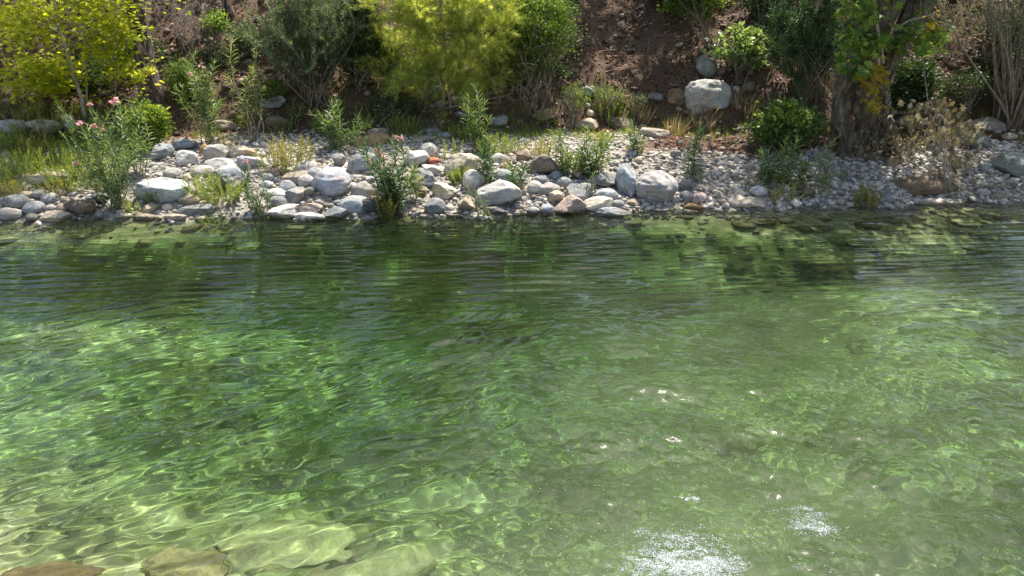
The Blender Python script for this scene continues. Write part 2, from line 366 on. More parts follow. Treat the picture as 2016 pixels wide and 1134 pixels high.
wr = np.random.default_rng(5)
def wave_set(n, lam0, lam1, ang, spread, slope):
    out = []
    for k in range(n):
        lam = lam0 * (lam1 / lam0) ** wr.random(); a = wr.normal(ang, spread)
        out.append((math.cos(a) * 6.283 / lam, math.sin(a) * 6.283 / lam, slope * lam / 6.283 / math.sqrt(n) * 1.4, wr.random() * 6.28, wr.random() * 6.28))
    return out
W_FAR = wave_set(18, .11, .26, R(93), .09, .13)
W_LEFT = wave_set(34, .085, .55, R(120), .24, .125)
W_RIGHT = wave_set(40, .08, .8, R(85), .8, .14)
W_SWELL = wave_set(8, .5, 1.7, R(95), .6, .058)
W_FINE = wave_set(16, .045, .10, R(90), 1.2, .06)
def wsum(X, Y, S, warp):
    wx = vnoise(X * 1.1, Y * 1.1, 0, 61) * warp; wy = vnoise(X * 1.1, Y * 1.1, 0, 62) * warp
    Z = 0
    for kx, ky, a, p, q in S:
        Z = Z + a * np.sin(kx * (X + wx) + ky * (Y + wy) + p) * (1 + .6 * np.sin(X * .9 + q) * np.cos(Y * 1.1 + p))
    return Z
def waves(X, Y):
    right = sstep(-.7, 1.0, X + (5.5 - Y) * .25) * sstep(7.6, 5.4, Y); far = sstep(6.0, 7.7, Y)
    left = (1 - right) * (1 - far)
    amp = .75 + .5 * vnoise(X * .7, Y * .7, 0, 71)
    Z = wsum(X, Y, W_FAR, .03) * (far * amp * (1 - .45 * sstep(8.6, 9.8, Y)) + .25 * left) * sstep(11.4, 10.2, Y + .0)
    Z = Z + wsum(X, Y, W_LEFT, .16) * left * amp + wsum(X, Y, W_RIGHT, .12) * right * (.6 + .4 * amp)
    foam = gauss(X, Y, 1.0, 3.3, .9, .7) + .8 * gauss(X, Y, 1.9, 3.9, .7, .4)
    Z = Z + wsum(X, Y, W_FINE, .05) * (right * .8 + foam * .8 + .12) * sstep(9, 6.5, Y)
    Z = Z + wsum(X, Y, W_SWELL, .2) * (.45 + .55 * right) * (1 - .88 * far) + .03 * gauss(X, Y, 1.0, 3.2, .5, .35)
    return Z
def water_mat():
    m, n, L = mat('water'); n.remove(n['Principled BSDF']); out = n['Material Output']
    d = attr(n, 'depth')
    def beer(k): return math_(n, L, 'POWER', math.e, math_(n, L, 'MULTIPLY', d, -k))
    cc = n.new('ShaderNodeCombineColor')
    for i, k in enumerate((.59, .28, .58)): L.new(beer(k), cc.inputs[i])
    rf = node(n, 'ShaderNodeBsdfRefraction', IOR=1.33, Roughness=0.); L.new(cc.outputs[0], rf.inputs[0])
    gl = node(n, 'ShaderNodeBsdfGlossy', Roughness=.03)
    tc = n.new('ShaderNodeTexCoord'); nz = node(n, 'ShaderNodeTexNoise', Scale=34, Detail=4, Roughness=.65); L.new(tc.outputs['Object'], nz.inputs[0])
    bp = node(n, 'ShaderNodeBump', Distance=.012); L.new(math_(n, L, 'MULTIPLY', attr(n, 'chop'), .10), bp.inputs['Strength']); L.new(nz.outputs[0], bp.inputs['Height']); L.new(bp.outputs[0], gl.inputs['Normal'])
    fr = node(n, 'ShaderNodeFresnel', IOR=1.33)
    # air bubbles and silt stirred into the faster water
    tb = node(n, 'ShaderNodeBsdfDiffuse'); tb.inputs[0].default_value = (.21, .28, .14, 1)
    m0 = n.new('ShaderNodeMixShader'); L.new(attr(n, 'turbid'), m0.inputs[0]); L.new(rf.outputs[0], m0.inputs[1]); L.new(tb.outputs[0], m0.inputs[2])
    mx = n.new('ShaderNodeMixShader'); L.new(fr.outputs[0], mx.inputs[0]); L.new(m0.outputs[0], mx.inputs[1]); L.new(gl.outputs[0], mx.inputs[2])
    L.new(mx.outputs[0], out.inputs[0]); return m
wxs = axis(-8.6, 8.9, .018, -58, 58, 1.12); wys = axis(2.4, 11.4, .017, -5, 22, 1.12)
def w_depth(X, Y, Z): return np.maximum(water_depth(X, Y), 0) * 1.0
def w_turb(X, Y, Z):
    right = sstep(-1.2, 1.6, X + (5.5 - Y) * .3) * sstep(9.4, 6.0, Y)
    return np.clip(.02 + .15 * right * (.75 + .35 * fbm(X * .9, Y * 1.3, 0, 81, 3)) + .07 * gauss(X, Y, 1.2, 3.3, 1.0, .6), 0, .6) * sstep(.1, .5, water_depth(X, Y))
def w_chop(X, Y, Z):
    return np.clip(sstep(-1.2, 1.2, X + (5.5 - Y) * .25) * sstep(8.0, 4.5, Y), .06, 1)
water = tensor_grid('water', wxs, wys, waves, water_mat(), {'depth': w_depth, 'turbid': w_turb, 'chop': w_chop})
tag(water, kind='structure'); water.cycles.is_caustics_caster = True
#STOP1

# ------------------------------------------------------------------ stones
def ico(sub):
    import bmesh
    bm = bmesh.new(); bmesh.ops.create_icosphere(bm, subdivisions=sub, radius=1)
    V = np.array([v.co[:] for v in bm.verts]); Fc = np.array([[v.index for v in f.verts] for f in bm.faces]); bm.free(); return V, Fc
ICO = {k: ico(k) for k in (1, 2, 3, 5)}
RIBBED = 0
def rock_verts(kind, seed, sub=5):
    """kind r: river-rounded, a: angular broken block, f: flat slab-like"""
    r = np.random.default_rng(seed); V = ICO[sub][0].copy()
    if kind == 'a': V = np.sign(V) * np.abs(V) ** .8
    if kind == 'f': V[:, 2] = np.sign(V[:, 2]) * np.abs(V[:, 2]) ** .7
    ncut, lo, hi = {'r': (6, .74, .95), 'a': (13, .56, .86), 'f': (7, .62, .92)}[kind]
    for k in range(ncut):
        nrm = unit(r.normal(0, 1, 3)); d = r.uniform(lo, hi); e = V @ nrm - d
        V = V - np.where(e > 0, e * (.93 if kind != 'r' else .75), 0)[:, None] * nrm
    s = seed * 3.17
    amp = {'r': .05, 'a': .10, 'f': .08}[kind]
    dsp = (.02 * np.abs(fbm(V[:, 0] * 2.6 + s, V[:, 1] * 2.6, V[:, 2] * 3.4, seed + 5, 2)) if kind != 'r' or seed % 3 == 0 else 0) + amp * fbm(V[:, 0] * 1.4 + s, V[:, 1] * 1.4, V[:, 2] * 1.4, seed, 3) + (.015 if kind == 'r' else .035) * fbm(V[:, 0] * 5 + s, V[:, 1] * 5, V[:, 2] * 5, seed + 9, 3)
    if seed == RIBBED: dsp = dsp + .05 * fbm(V[:, 0] * 1.5 + V[:, 2] * 3 + s, V[:, 1] * 1.5, V[:, 2] * 6, 3, 3)
    V = V * (1 + dsp[:, None])
    V /= np.abs(V).max(0)[None]
    return V
def rock_mesh(name, kind, seed, sub=5):
    V = rock_verts(kind, seed, sub); Fc = ICO[sub][1]
    return raw_mesh(name, V, Fc.ravel(), np.arange(len(Fc)) * 3, M_ROCK)
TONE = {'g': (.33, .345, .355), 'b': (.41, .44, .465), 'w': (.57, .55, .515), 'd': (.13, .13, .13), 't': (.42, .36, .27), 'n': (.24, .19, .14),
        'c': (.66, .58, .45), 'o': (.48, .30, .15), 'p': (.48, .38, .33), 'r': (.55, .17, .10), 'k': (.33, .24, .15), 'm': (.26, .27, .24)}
CH = {'r': 'rounded', 'a': 'angular', 'f': 'flat'}
placed = []      # (x, y, z, r)
def put_rock(me, cx, cy, wpx, hpx, tone, label, cat='boulder', name='boulder', group=None, rot=None, yaw=None, deep=None):
    rr = random.Random(hash((cx, cy)) & 0xffff)
    _, s0 = G(cx, cy + hpx * .45); rz = hpx / 2 / s0 * 1.02; rx = wpx / 2 / s0
    P, s_ = G(cx, cy, lift=rz * .45)
    ry = deep * rx if deep else (min(rx, rz * 1.5) * .95 if rx > rz else rx * .9)
    o = link(name, me); o.location = (P[0], P[1] + ry * .15, P[2]); o.scale = (rx, ry, rz)
    o.rotation_euler = (rr.uniform(-.15, .15), rr.uniform(-.12, .12) + (rot or 0), yaw if yaw is not None else rr.uniform(-.25, .25))
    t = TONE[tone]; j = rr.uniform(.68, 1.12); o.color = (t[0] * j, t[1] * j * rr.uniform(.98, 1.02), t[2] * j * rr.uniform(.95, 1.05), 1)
    tag(o, label, cat, group)
    o.cycles.is_caustics_receiver = P[2] < .12
    placed.append((P[0], P[1], P[2], max(rx, ry) * .8, cx, cy, wpx, hpx))
    return o
HERO = [  # cx, cy, width, height, kind, tone, label
 (16,423,50,28,'r','w','whitish boulder half in the water at the far left edge'),
 (32,398,44,32,'r','g','round grey-green boulder above the whitish one at the left edge'),
 (67,411,46,28,'r','g','grey oval boulder in the left waterside pile, second from the left edge'),
 (96,393,36,26,'r','g','round mottled grey boulder on top of the left waterside pile'),
 (81,383,36,20,'r','m','dark grey stone lying behind the round mottled one on the left'),
 (50,384,46,16,'f','t','tan flat stone at the back of the left waterside pile'),
 (120,379,28,16,'r','n','small brown rounded stone behind the left waterside pile'),
 (107,428,66,24,'f','t','long low tan stone in the shallows left of the big oleander'),
 (160,410,64,38,'a','n','brown angular boulder left of the big oleander at the water'),
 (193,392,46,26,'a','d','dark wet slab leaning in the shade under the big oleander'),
 (124,411,30,20,'r','t','sandy rounded stone between the long low stone and the brown angular boulder'),
 (98,410,24,14,'r','w','small white stone wedged in the left waterside pile'),
 (242,426,34,15,'r','t','tan stone standing in the shallows just right of the big oleander'),
 (325,376,104,52,'a','b','large blocky blue-grey boulder with a flat bright top on the left shore'),
 (373,396,40,22,'r','t','tan boulder at the lower right corner of the blocky boulder'),
 (382,416,68,20,'f','g','flat grey stone at the waterline below the blocky boulder'),
 (297,410,32,20,'r','t','tan rounded stone under the front edge of the blocky boulder'),
 (330,409,20,13,'r','c','small cream pebble-like stone under the blocky boulder'),
 (285,428,42,13,'f','t','low tan stone awash below the blocky boulder'),
 (346,428,46,14,'f','t','wide low stone awash right of centre below the blocky boulder'),
 (318,303,40,38,'a','b','upright blue-grey boulder at the left end of the gravel bar'),
 (357,286,64,24,'f','b','long bluish slab lying on the gravel above the upright boulder'),
 (362,317,48,34,'a','w','lumpy white boulder beside the upright blue-grey one'),
 (402,297,22,28,'a','o','small ochre upright stone beside the long bluish slab'),
 (426,305,48,38,'a','w','white rugged boulder right of the ochre upright stone'),
 (452,352,74,48,'a','b','smooth pale blue boulder behind the green weeds'),
 (468,300,60,26,'a','c','cream angular stone on the gravel behind the pink oleander flower'),
 (432,324,52,22,'f','w','flat white stone in front of the white rugged boulder'),
 (500,322,60,26,'r','b','bluish rounded boulder behind the short oleander with one pink flower'),
 (398,340,44,24,'r','w','white rounded boulder behind the left end of the green weeds'),
 (338,342,34,20,'r','w','white stone right above the blocky blue-grey boulder'),
 (563,335,32,20,'r','w','small white speckled stone at the top of the central heap'),
 (602,331,42,26,'r','w','pale oval stone on top of the central heap'),
 (621,344,32,25,'r','g','grey egg-shaped stone in front of the pale oval one'),
 (586,350,74,26,'f','t','olive-tan ledge stone across the top of the central heap'),
 (602,358,30,26,'r','w','white smooth stone left of the large veined boulder'),
 (565,370,34,26,'r','b','blue-grey pear-shaped stone left in the central heap'),
 (582,388,38,34,'r','g','round dark grey stone in the central heap beside the large veined boulder'),
 (607,379,26,24,'a','m','dark green-grey stone touching the left of the large veined boulder'),
 (651,361,74,58,'r','b','largest rounded blue-grey boulder laced with thin white veins'),
 (669,318,28,36,'a','g','pointed dark grey stone standing behind the veined boulder'),
 (711,322,66,50,'a','b','broad pale blue and tan boulder right behind the veined boulder'),
 (712,377,40,34,'r','w','smooth pinkish white boulder right of the veined boulder'),
 (725,299,26,22,'r','w','small white dome stone in front of the orange-brown boulder'),
 (546,384,44,22,'r','w','white rounded stone behind the short oleander on the left of the heap'),
 (556,400,50,24,'r','g','pale grey flattish boulder above the big tan and white one'),
 (562,419,76,34,'r','w','big white and tan boulder half in the water at the left of the heap'),
 (609,412,48,22,'a','p','pinkish tan stone beside the big white and tan boulder'),
 (613,427,62,16,'f','w','long pale stone slanting into the water in the central heap'),
 (663,422,56,26,'r','g','grey white-veined boulder at the waterline below the veined giant'),
 (701,405,62,32,'r','b','light grey boulder with a wet front right of the waterline one'),
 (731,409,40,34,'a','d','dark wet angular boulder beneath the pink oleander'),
 (689,366,22,18,'r','w','small white stone right at the shoulder of the veined boulder'),
 (738,278,96,34,'a','o','long orange-brown rusty boulder at the back of the gravel bar'),
 (744,262,48,20,'a','t','tan angular stone behind the orange-brown boulder'),
 (818,316,52,30,'r','w','white-grey boulder left of the tall dome stone mid bar'),
 (844,303,34,38,'r','w','tall dome-shaped pale stone in the middle of the bar'),
 (854,318,26,14,'r','r','small brick-red stone among the grey boulders'),
 (856,336,54,24,'r','w','white oblong boulder just below the brick-red stone'),
 (911,331,64,50,'a','c','large creamy white angular boulder in the centre behind the soft green tuft'),
 (838,356,52,36,'a','g','cracked grey boulder left of the cream egg-shaped boulder'),
 (873,377,52,38,'r','c','cream egg-shaped boulder tilted above the waterline'),
 (856,408,40,32,'r','g','round grey boulder with a rusty foot under the egg-shaped one'),
 (883,411,22,14,'r','w','small white stone under the egg-shaped boulder'),
 (893,419,18,7,'f','w','tiny pale flat stone touching the water near the egg-shaped boulder'),
 (974,381,98,48,'a','w','big white sculpted boulder overhanging a dark gap at the water'),
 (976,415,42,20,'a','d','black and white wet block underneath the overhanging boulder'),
 (921,404,44,32,'a','t','tan rough boulder at the waterline left of the overhanging boulder'),
 (990,349,54,28,'r','b','smooth blue-grey dome boulder behind the overhanging one'),
 (933,356,42,40,'r','w','whitish boulder between the creamy one and the blue-grey dome'),
 (854,260,38,16,'a','g','grey pointed slab at the back edge of the bar'),
 (836,274,62,13,'f','t','low tan flat rock at the back of the bar'),
 (878,268,28,14,'r','b','bluish stone right of the low tan flat rock'),
 (1069,325,72,42,'a','n','large brown rough boulder right behind the centre'),
 (1031,310,30,26,'a','n','brown stone left of the large brown rough boulder'),
 (984,314,36,22,'r','w','white stone behind the blue-grey dome boulder'),
 (1066,354,34,18,'r','g','grey oval stone just below the large brown boulder'),
 (1096,346,24,22,'a','b','pale bluish pointed stone below the right of the brown boulder'),
 (1110,360,28,20,'r','g','grey white-flecked stone in the right heap'),
 (1140,345,22,22,'a','p','reddish tilted stone beneath the right oleanders'),
 (1081,373,42,24,'r','w','oblong pale stone in the right heap'),
 (1053,370,28,24,'r','w','white round stone left in the right heap'),
 (1091,389,34,24,'r','t','tan rounded stone above the large striped boulder'),
 (1127,406,78,42,'a','p','large tan and grey striped boulder at the waterline'),
 (1178,402,56,24,'f','c','flat orange-tinged stone right of the striped boulder'),
 (1205,419,72,18,'f','b','flat blue-grey stone in the water below the orange-tinged one'),
 (1077,415,26,22,'r','b','blue-grey rounded stone left of the striped boulder at the water'),
 (1050,416,24,16,'r','g','speckled grey stone in the shallows right of the overhanging boulder'),
 (1141,379,52,36,'a','g','grey angular boulder behind the striped boulder'),
 (1189,357,62,34,'a','m','greenish grey boulder under the right oleanders'),
 (1194,384,42,22,'f','b','flat bluish stone left of the upright twin boulder'),
 (1235,361,50,68,'a','b','tall upright blue-grey boulder, left one of the large pair'),
 (1292,371,78,60,'r','w','large pale boulder with branching white veins, right one of the pair'),
 (1345,364,34,30,'a','m','grey veined stone right of the large pair'),
 (1247,401,26,14,'a','t','small yellowish block under the large pair'),
 (1352,389,28,22,'r','g','dull grey stone at the shore right of the large pair'),
 (1377,391,26,22,'r','p','pinkish tan rounded stone near the right shallows'),
 (1365,410,44,18,'r','o','orange-tan stone behind the flat one in the shallows'),
 (1346,421,70,19,'f','b','flat blue-grey boulder sitting alone in the shallows'),
 (1216,402,26,14,'r','g','small grey stone under the tall upright boulder'),
 (1476,400,90,26,'f','c','long cream and orange slab with a dark hollow underneath'),
 (1495,378,38,24,'r','w','bright white stone sitting on the long cream slab'),
 (1456,382,30,18,'a','c','cream chipped stone at the left end of the long cream slab'),
 (1566,402,30,20,'a','w','white-topped dark stone standing at the water under the right oleanders'),
 (1590,379,38,22,'r','n','brown rounded stone behind the right oleanders'),
 (1847,400,106,22,'f','c','long pale slab lying at the waterline near the right edge'),
 (1822,365,150,44,'f','k','broad brown embedded rock behind the long pale slab'),
 (1748,391,28,20,'r','g','grey stone at the shore right of the yellow tuft'),
 (1938,380,28,16,'r','w','pale rounded stone at the right shore'),
 (1971,387,30,22,'r','t','tan rounded stone near the right edge at the water'),
 (1996,327,84,50,'f','m','big dark smooth boulder cut by the right edge of the photo'),
 (1928,282,70,32,'r','m','rounded greenish grey boulder under the many-stemmed bush'),
 (1946,249,78,34,'a','t','tan peaked boulder on top of the bank under the many-stemmed bush'),
 (1988,270,34,16,'r','t','small tan stone right of the rounded greenish boulder'),
 (1796,242,60,30,'a','t','layered tan rock beside the old plane tree'),
 (1757,322,26,30,'r','k','brown stump-like stone standing in the gravel by the dead leaves'),
 (1395,192,96,72,'f','w','biggest pale boulder lying at the foot of the leaf-covered slope'),
 (1332,193,36,36,'a','k','ochre ribbed rock leaning left of the biggest pale boulder'),
 (1393,132,46,44,'a','m','dark mossy rock on the slope behind the biggest pale boulder'),
 (1291,192,32,18,'a','m','greenish stone left of the ochre ribbed rock'),
 (1449,176,18,14,'r','c','little cream stone right of the biggest pale boulder'),
 (1475,172,30,22,'r','k','brown stone beyond the little cream one on the slope foot'),
 (1226,246,62,26,'a','n','dark brown rock at the back edge of the bar'),
 (1157,247,48,28,'a','t','pale triangular rock at the back edge behind the right oleanders'),
 (1157,181,36,22,'a','g','grey slab on the slope at the edge of the red leaf litter'),
 (1069,229,66,24,'a','k','brown rock with a white crest below the tangled bush'),
 (1290,262,62,24,'f','c','flat cream rock in the sun at the head of the bar'),
 (22,250,66,28,'f','w','flat white sunlit rock at the far left bank'),
 (138,242,26,42,'a','w','white broken rock post behind the big oleander'),
 (88,250,66,30,'a','c','cream rock behind the pale spiky weeds on the left'),
 (78,352,150,26,'f','t','wide sandy ledge above the left waterside pile'),
 (500,178,46,24,'a','m','mossy grey rock low on the left slope'),
 (535,200,60,24,'a','g','grey rock beneath the willowy bush'),
 (550,241,60,26,'f','n','dark brown slab at the back left of the bar'),
 (440,250,60,26,'a','t','tan wedge rock behind the tall oleanders'),
 (868,204,26,20,'r','m','greenish stone below the young pine'),
 (906,225,22,14,'r','g','grey stone right of the little yellow creeper'),
 (655,222,44,20,'a','n','dark stone behind the short pink oleander on the back bar'),
 (980,238,40,24,'a','m','dull grey rock behind the centre oleanders'),
]
import re as _re
used = {}
def phrase(lab):
    w_ = lab.split(); e = next((i for i, q in enumerate(w_) if q.split('-')[0] in ('boulder', 'stone', 'slab', 'rock', 'block', 'ledge')), min(len(w_), 6) - 1)
    return ' '.join(w_[:e + 1])
def direction(dx, dy):
    a = math.degrees(math.atan2(-dy, dx)) % 360
    return ['right of', 'above and right of', 'above', 'above and left of', 'left of', 'below and left of', 'below', 'below and right of'][int(((a + 22.5) % 360) // 45)]
def cobble_label(tone_word, size_word, px, py, wp, where):
    near = sorted(HERO, key=lambda h: math.hypot((h[0] - px) / max(h[2], 30), (h[1] - py) / max(h[3], 20)))[:4]
    for h in near:
        l = f"{size_word} {tone_word} cobble {direction(px - h[0], py - h[1])} the {phrase(h[6])}"
        if h[6].startswith('largest') : l = l.replace('the largest', 'the largest')
        if len(l.split()) <= 15 and l not in used and len(phrase(h[6]).split()) > 2: used[l] = 1; return l
    for a, b in ((near[0], near[1]), (near[0], near[2]), (near[1], near[2])):
        l = f"{size_word} {tone_word} cobble between the {phrase(a[6])} and the {phrase(b[6])}"
        if l not in used and len(l.split()) <= 16: used[l] = 1; return l
    return f'{size_word} {tone_word} cobble {where}'
for i, (cx, cy, wp, hp, kd, tn, lab) in enumerate(HERO):
    RIBBED = 100 + i if lab.startswith(('biggest pale', 'largest rounded', 'large pale')) else 0
    if 270 < cx < 1420 and cy > 290: wp, hp = wp * 1.13, hp * 1.13; kd = 'a' if kd == 'r' and i % 3 == 1 and not RIBBED else kd
    o = put_rock(rock_mesh('boulder', kd, 100 + i), cx, cy, wp, hp, tn, lab, 'boulder' if wp > 34 else 'stone', 'boulder' if wp > 34 else 'stone')

# smaller cobbles, one object each
POOL = [rock_mesh('cobble', 'r' if k % 2 else 'a', 900 + k, 3) for k in range(18)]
ZONES = [  # px range, label place, count, size range (px), tones
 ((0, 205, 375, 436), 'in the waterside pile left of the big oleander', 14, (14, 26), 'gmtw'),
 ((275, 400, 400, 432), 'at the waterline below the blocky boulder', 14, (10, 22), 'twcp'),
 ((300, 520, 285, 350), 'among the white boulders left on the bar', 24, (14, 32), 'wgcb'),
 ((395, 540, 385, 425), 'at the water in front of the green weeds', 14, (12, 26), 'wtgc'),
 ((520, 740, 325, 428), 'between the boulders of the central heap', 34, (14, 30), 'wbgpdtn'),
 ((740, 930, 320, 425), 'around the pink oleander and the egg-shaped boulder', 26, (14, 28), 'wbgtn'),
 ((1010, 1225, 340, 424), 'in the heap around the large striped boulder', 42, (15, 30), 'wgbtmn'),
 ((1225, 1440, 370, 418), 'on the shore below and right of the large pair of boulders', 18, (9, 20), 'tgwp'),
 ((1200, 1450, 290, 350), 'on the open gravel behind the large pair of boulders', 24, (10, 24), 'gbwt'),
 ((1440, 1700, 330, 400), 'around the roots of the right oleanders', 18, (10, 24), 'gtwm'),
 ((1700, 2016, 300, 398), 'on the right gravel beneath the dead plane leaves', 26, (10, 26), 'gwtp'),
 ((780, 1010, 270, 320), 'on the bar behind the creamy angular boulder', 14, (10, 22), 'wbgt'),
 ((1080, 1560, 200, 262), 'along the foot of the leaf-covered slope', 16, (10, 24), 'tknc'),
]
TN = {'g': 'grey', 'b': 'blue-grey', 'w': 'whitish', 't': 'tan', 'm': 'dull dark', 'c': 'cream', 'p': 'pinkish', 'k': 'brown', 'n': 'dark brown', 'd': 'blackish'}
budget = 298 - len(HERO); tot = sum(z[2] for z in ZONES); zr = random.Random(4)
for (x0, x1, y0, y1), where, cnt, (sa, sb), tones in ZONES:
    need = int(round(cnt * budget / tot)); tries = 0
    while need > 0 and tries < 4000:
        tries += 1
        px = zr.uniform(x0, x1); py = zr.uniform(y0, y1); wp = zr.uniform(sa, sb) if zr.random() < .6 else zr.uniform(sa, (sa + sb) / 2); hp = wp * zr.uniform(.5, .95)
        if any(abs(px - q[4]) < (wp + q[6]) * .38 and abs(py - q[5]) < (hp + q[7]) * .38 for q in placed): continue
        P, _ = G(px, py)
        if shore(P[0]) - P[1] > .12: continue
        tn = zr.choice(tones); me = zr.choice(POOL); need -= 1
        sizew = 'small' if wp < (sa + sb) / 2 else 'fist-sized'
        put_rock(me, px, py, wp, hp, tn, cobble_label(TN[tn], sizew, px, py, wp, where), 'cobble', 'cobble', f'cobbles {where}', yaw=zr.uniform(0, 6.28))

def pebble_field(name, m, P, size, tint, sub, seed, flat=.65):
    r = np.random.default_rng(seed); N = len(P); V0, F0 = ICO[sub]; nv = len(V0); out = np.empty((N, nv, 3), 'f')
    protos = []
    for k in range(8):
        protos.append(rock_verts('r' if (k % 3 and seed != 4) else 'a', 700 + k + seed, sub))
    protos = np.array(protos); idx = r.integers(0, 8, N)
    a = r.uniform(0, 6.283, N); sx = r.uniform(.8, 1.25, N); sy = r.uniform(.65, 1., N); sz = r.uniform(flat - .2, flat + .15, N)
    V = protos[idx] * np.stack([sx, sy, sz], -1)[:, None] * size[:, None, None]
    tx = r.normal(0, .25, N)[:, None]; V[..., 2] += V[..., 0] * tx
    c, s_ = np.cos(a)[:, None], np.sin(a)[:, None]
    x = V[..., 0] * c - V[..., 1] * s_; y = V[..., 0] * s_ + V[..., 1] * c
    out[..., 0] = x + P[:, 0:1]; out[..., 1] = y + P[:, 1:2]; out[..., 2] = V[..., 2] + P[:, 2:3]
    Fc = (F0[None] + (np.arange(N) * nv)[:, None, None]).reshape(-1)
    return link(name, raw_mesh(name, out.reshape(-1, 3), Fc, np.arange(N * len(F0)) * 3, m, np.repeat(tint, nv)))
# gravel: too many to count
pr = np.random.default_rng(12)
N = 38000; x = pr.uniform(-12, 12, N); t = pr.uniform(-.08, 1.12, N); y = shore(x) + t * HS(x)
lit = f_slope(x, y, 0 * x); keep = pr.random(N) > lit * .93; x, y, t = x[keep], y[keep], t[keep]
keep = (pr.random(len(x)) < .55 + .45 * (vnoise(x * 1.2, y * 1.2, 0, 5) > -.2)) & ~((x < -5.6) & (pr.random(len(x)) < .6)); x, y, t = x[keep], y[keep], t[keep]
size = .013 + .040 * pr.random(len(x)) ** 2.4
size *= 1 + .6 * (x > 3.2) * pr.random(len(x)) ** 2
P = np.stack([x, y, ground_z(x, y) + size * .25], -1)
tn_ = pr.beta(2.2, 1.9, len(x)); rt = sstep(2.5, 4.5, x) * (.5 + .5 * vnoise(x * .9, y * 2, 0, 14)); tn_ = tn_ * (1 - .55 * rt) + .06 * rt; tn_ = tn_ * (1 - .4 * (t < .42) * (x < 2.6))  # heap gravel tinted darker: dirt plus painted shade between boulders
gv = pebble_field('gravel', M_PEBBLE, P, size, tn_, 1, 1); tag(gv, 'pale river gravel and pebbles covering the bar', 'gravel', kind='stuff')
N = 5400; x = pr.uniform(-12.5, 12.5, N); y = shore(x) + HS(x) - .3 + np.abs(pr.normal(0, 1.6, N)) + pr.random(N) * 1.5; keep = pr.random(N) < f_slope(x, y, 0 * x) * (.25 + .75 * (vnoise(x * 1.1, y * 1.3, 0, 15) > .05)); x, y = x[keep], y[keep]
size = .015 + .085 * pr.random(len(x)) ** 3.2; P = np.stack([x, y, ground_z(x, y) + size * .2], -1)
M_RUBBLE = tint_rock_mat('slope_rubble', [(0, (.07, .045, .03)), (.45, (.19, .13, .09)), (.8, (.33, .27, .20)), (1, (.52, .47, .40))])
rb_ = pebble_field('rubble', M_RUBBLE, P, size, pr.beta(1.8, 2.2, len(x)), 1, 4); tag(rb_, 'small brown stones half sunk in the leaf litter of the slope', 'rubble', kind='stuff')
# submerged stones
N = 5200; x = pr.uniform(-9, 9.6, N); y = pr.uniform(4.0, 11.3, N)
sdist = shore(x) - y; keep = (sdist > .02) & (y > near_shore(x) + .1) & (pr.random(N) < np.where(sdist < np.interp(x, [-9, -4, -3, 1.5, 2.6, 9], [1.1, 1.0, .5, .6, 2.2, 2.2]), .7, .025)); x, y = x[keep], y[keep]
size = .03 + .17 * pr.random(len(x)) ** 3.2; zz = ground_z(x, y) + size * .15
size = np.minimum(size, np.maximum((-.03 - zz) / .7, .03)); 
P = np.stack([x, y, zz], -1)
sb_ = pebble_field('riverbed_stones', M_BEDSTONE, P, size, pr.beta(2, 1.6, len(x)), 2, 2, .5); tag(sb_, 'algae-filmed stones lying on the riverbed under the clear water', 'stones', kind='stuff')
sb_.cycles.is_caustics_receiver = True
# a few large submerged rocks near the camera, each its own thing
def under_rock(px, py, rx, ry, rz, kind, tone, label, seed, dz=0, yaw=0):
    P, _ = G(px, py); d = ray(px, py); 
    # the refracted sight line reaches the bed a little closer than the straight one
    g = ground_z(P[0], P[1] + .1)
    o = link('submerged_rock', rock_mesh('submerged_rock', kind, seed), loc=(P[0], P[1] + .12, float(g) + dz)); o.scale = (rx, ry, rz); o.rotation_euler = (0, 0, yaw)
    o.color = (*[min(v * 1.75, 1) for v in TONE[tone]], 1); tag(o, label, 'rock'); o.cycles.is_caustics_receiver = True; return o
under_rock(520, 1035, .50, .28, .14, 'f', 'c', 'large flat tan rock under the water near the lower left, rippled with light', 501, .02, .15)
under_rock(690, 1110, .50, .22, .14, 'f', 'c', 'pale submerged ledge just right of the large flat tan rock', 502, .02, .5)
under_rock(70, 1140, .30, .13, .10, 'a', 'k', 'reddish brown rock just breaking the surface in the lower left corner', 503, .10)
under_rock(330, 1090, .30, .16, .10, 'f', 't', 'dim submerged slab between the corner rock and the large flat tan rock', 504)
under_rock(985, 535, .45, .3, .26, 'r', 't', 'rounded olive boulder under water below the overhanging white boulder', 505, .3)
under_rock(1660, 492, .55, .25, .2, 'f', 't', 'wide brown shelf rock under water at the right below the yellow tuft', 506, .45)
under_rock(1330, 515, .4, .25, .15, 'r', 'k', 'dark brown rock under water in front of the lone flat blue-grey boulder', 507, .35)

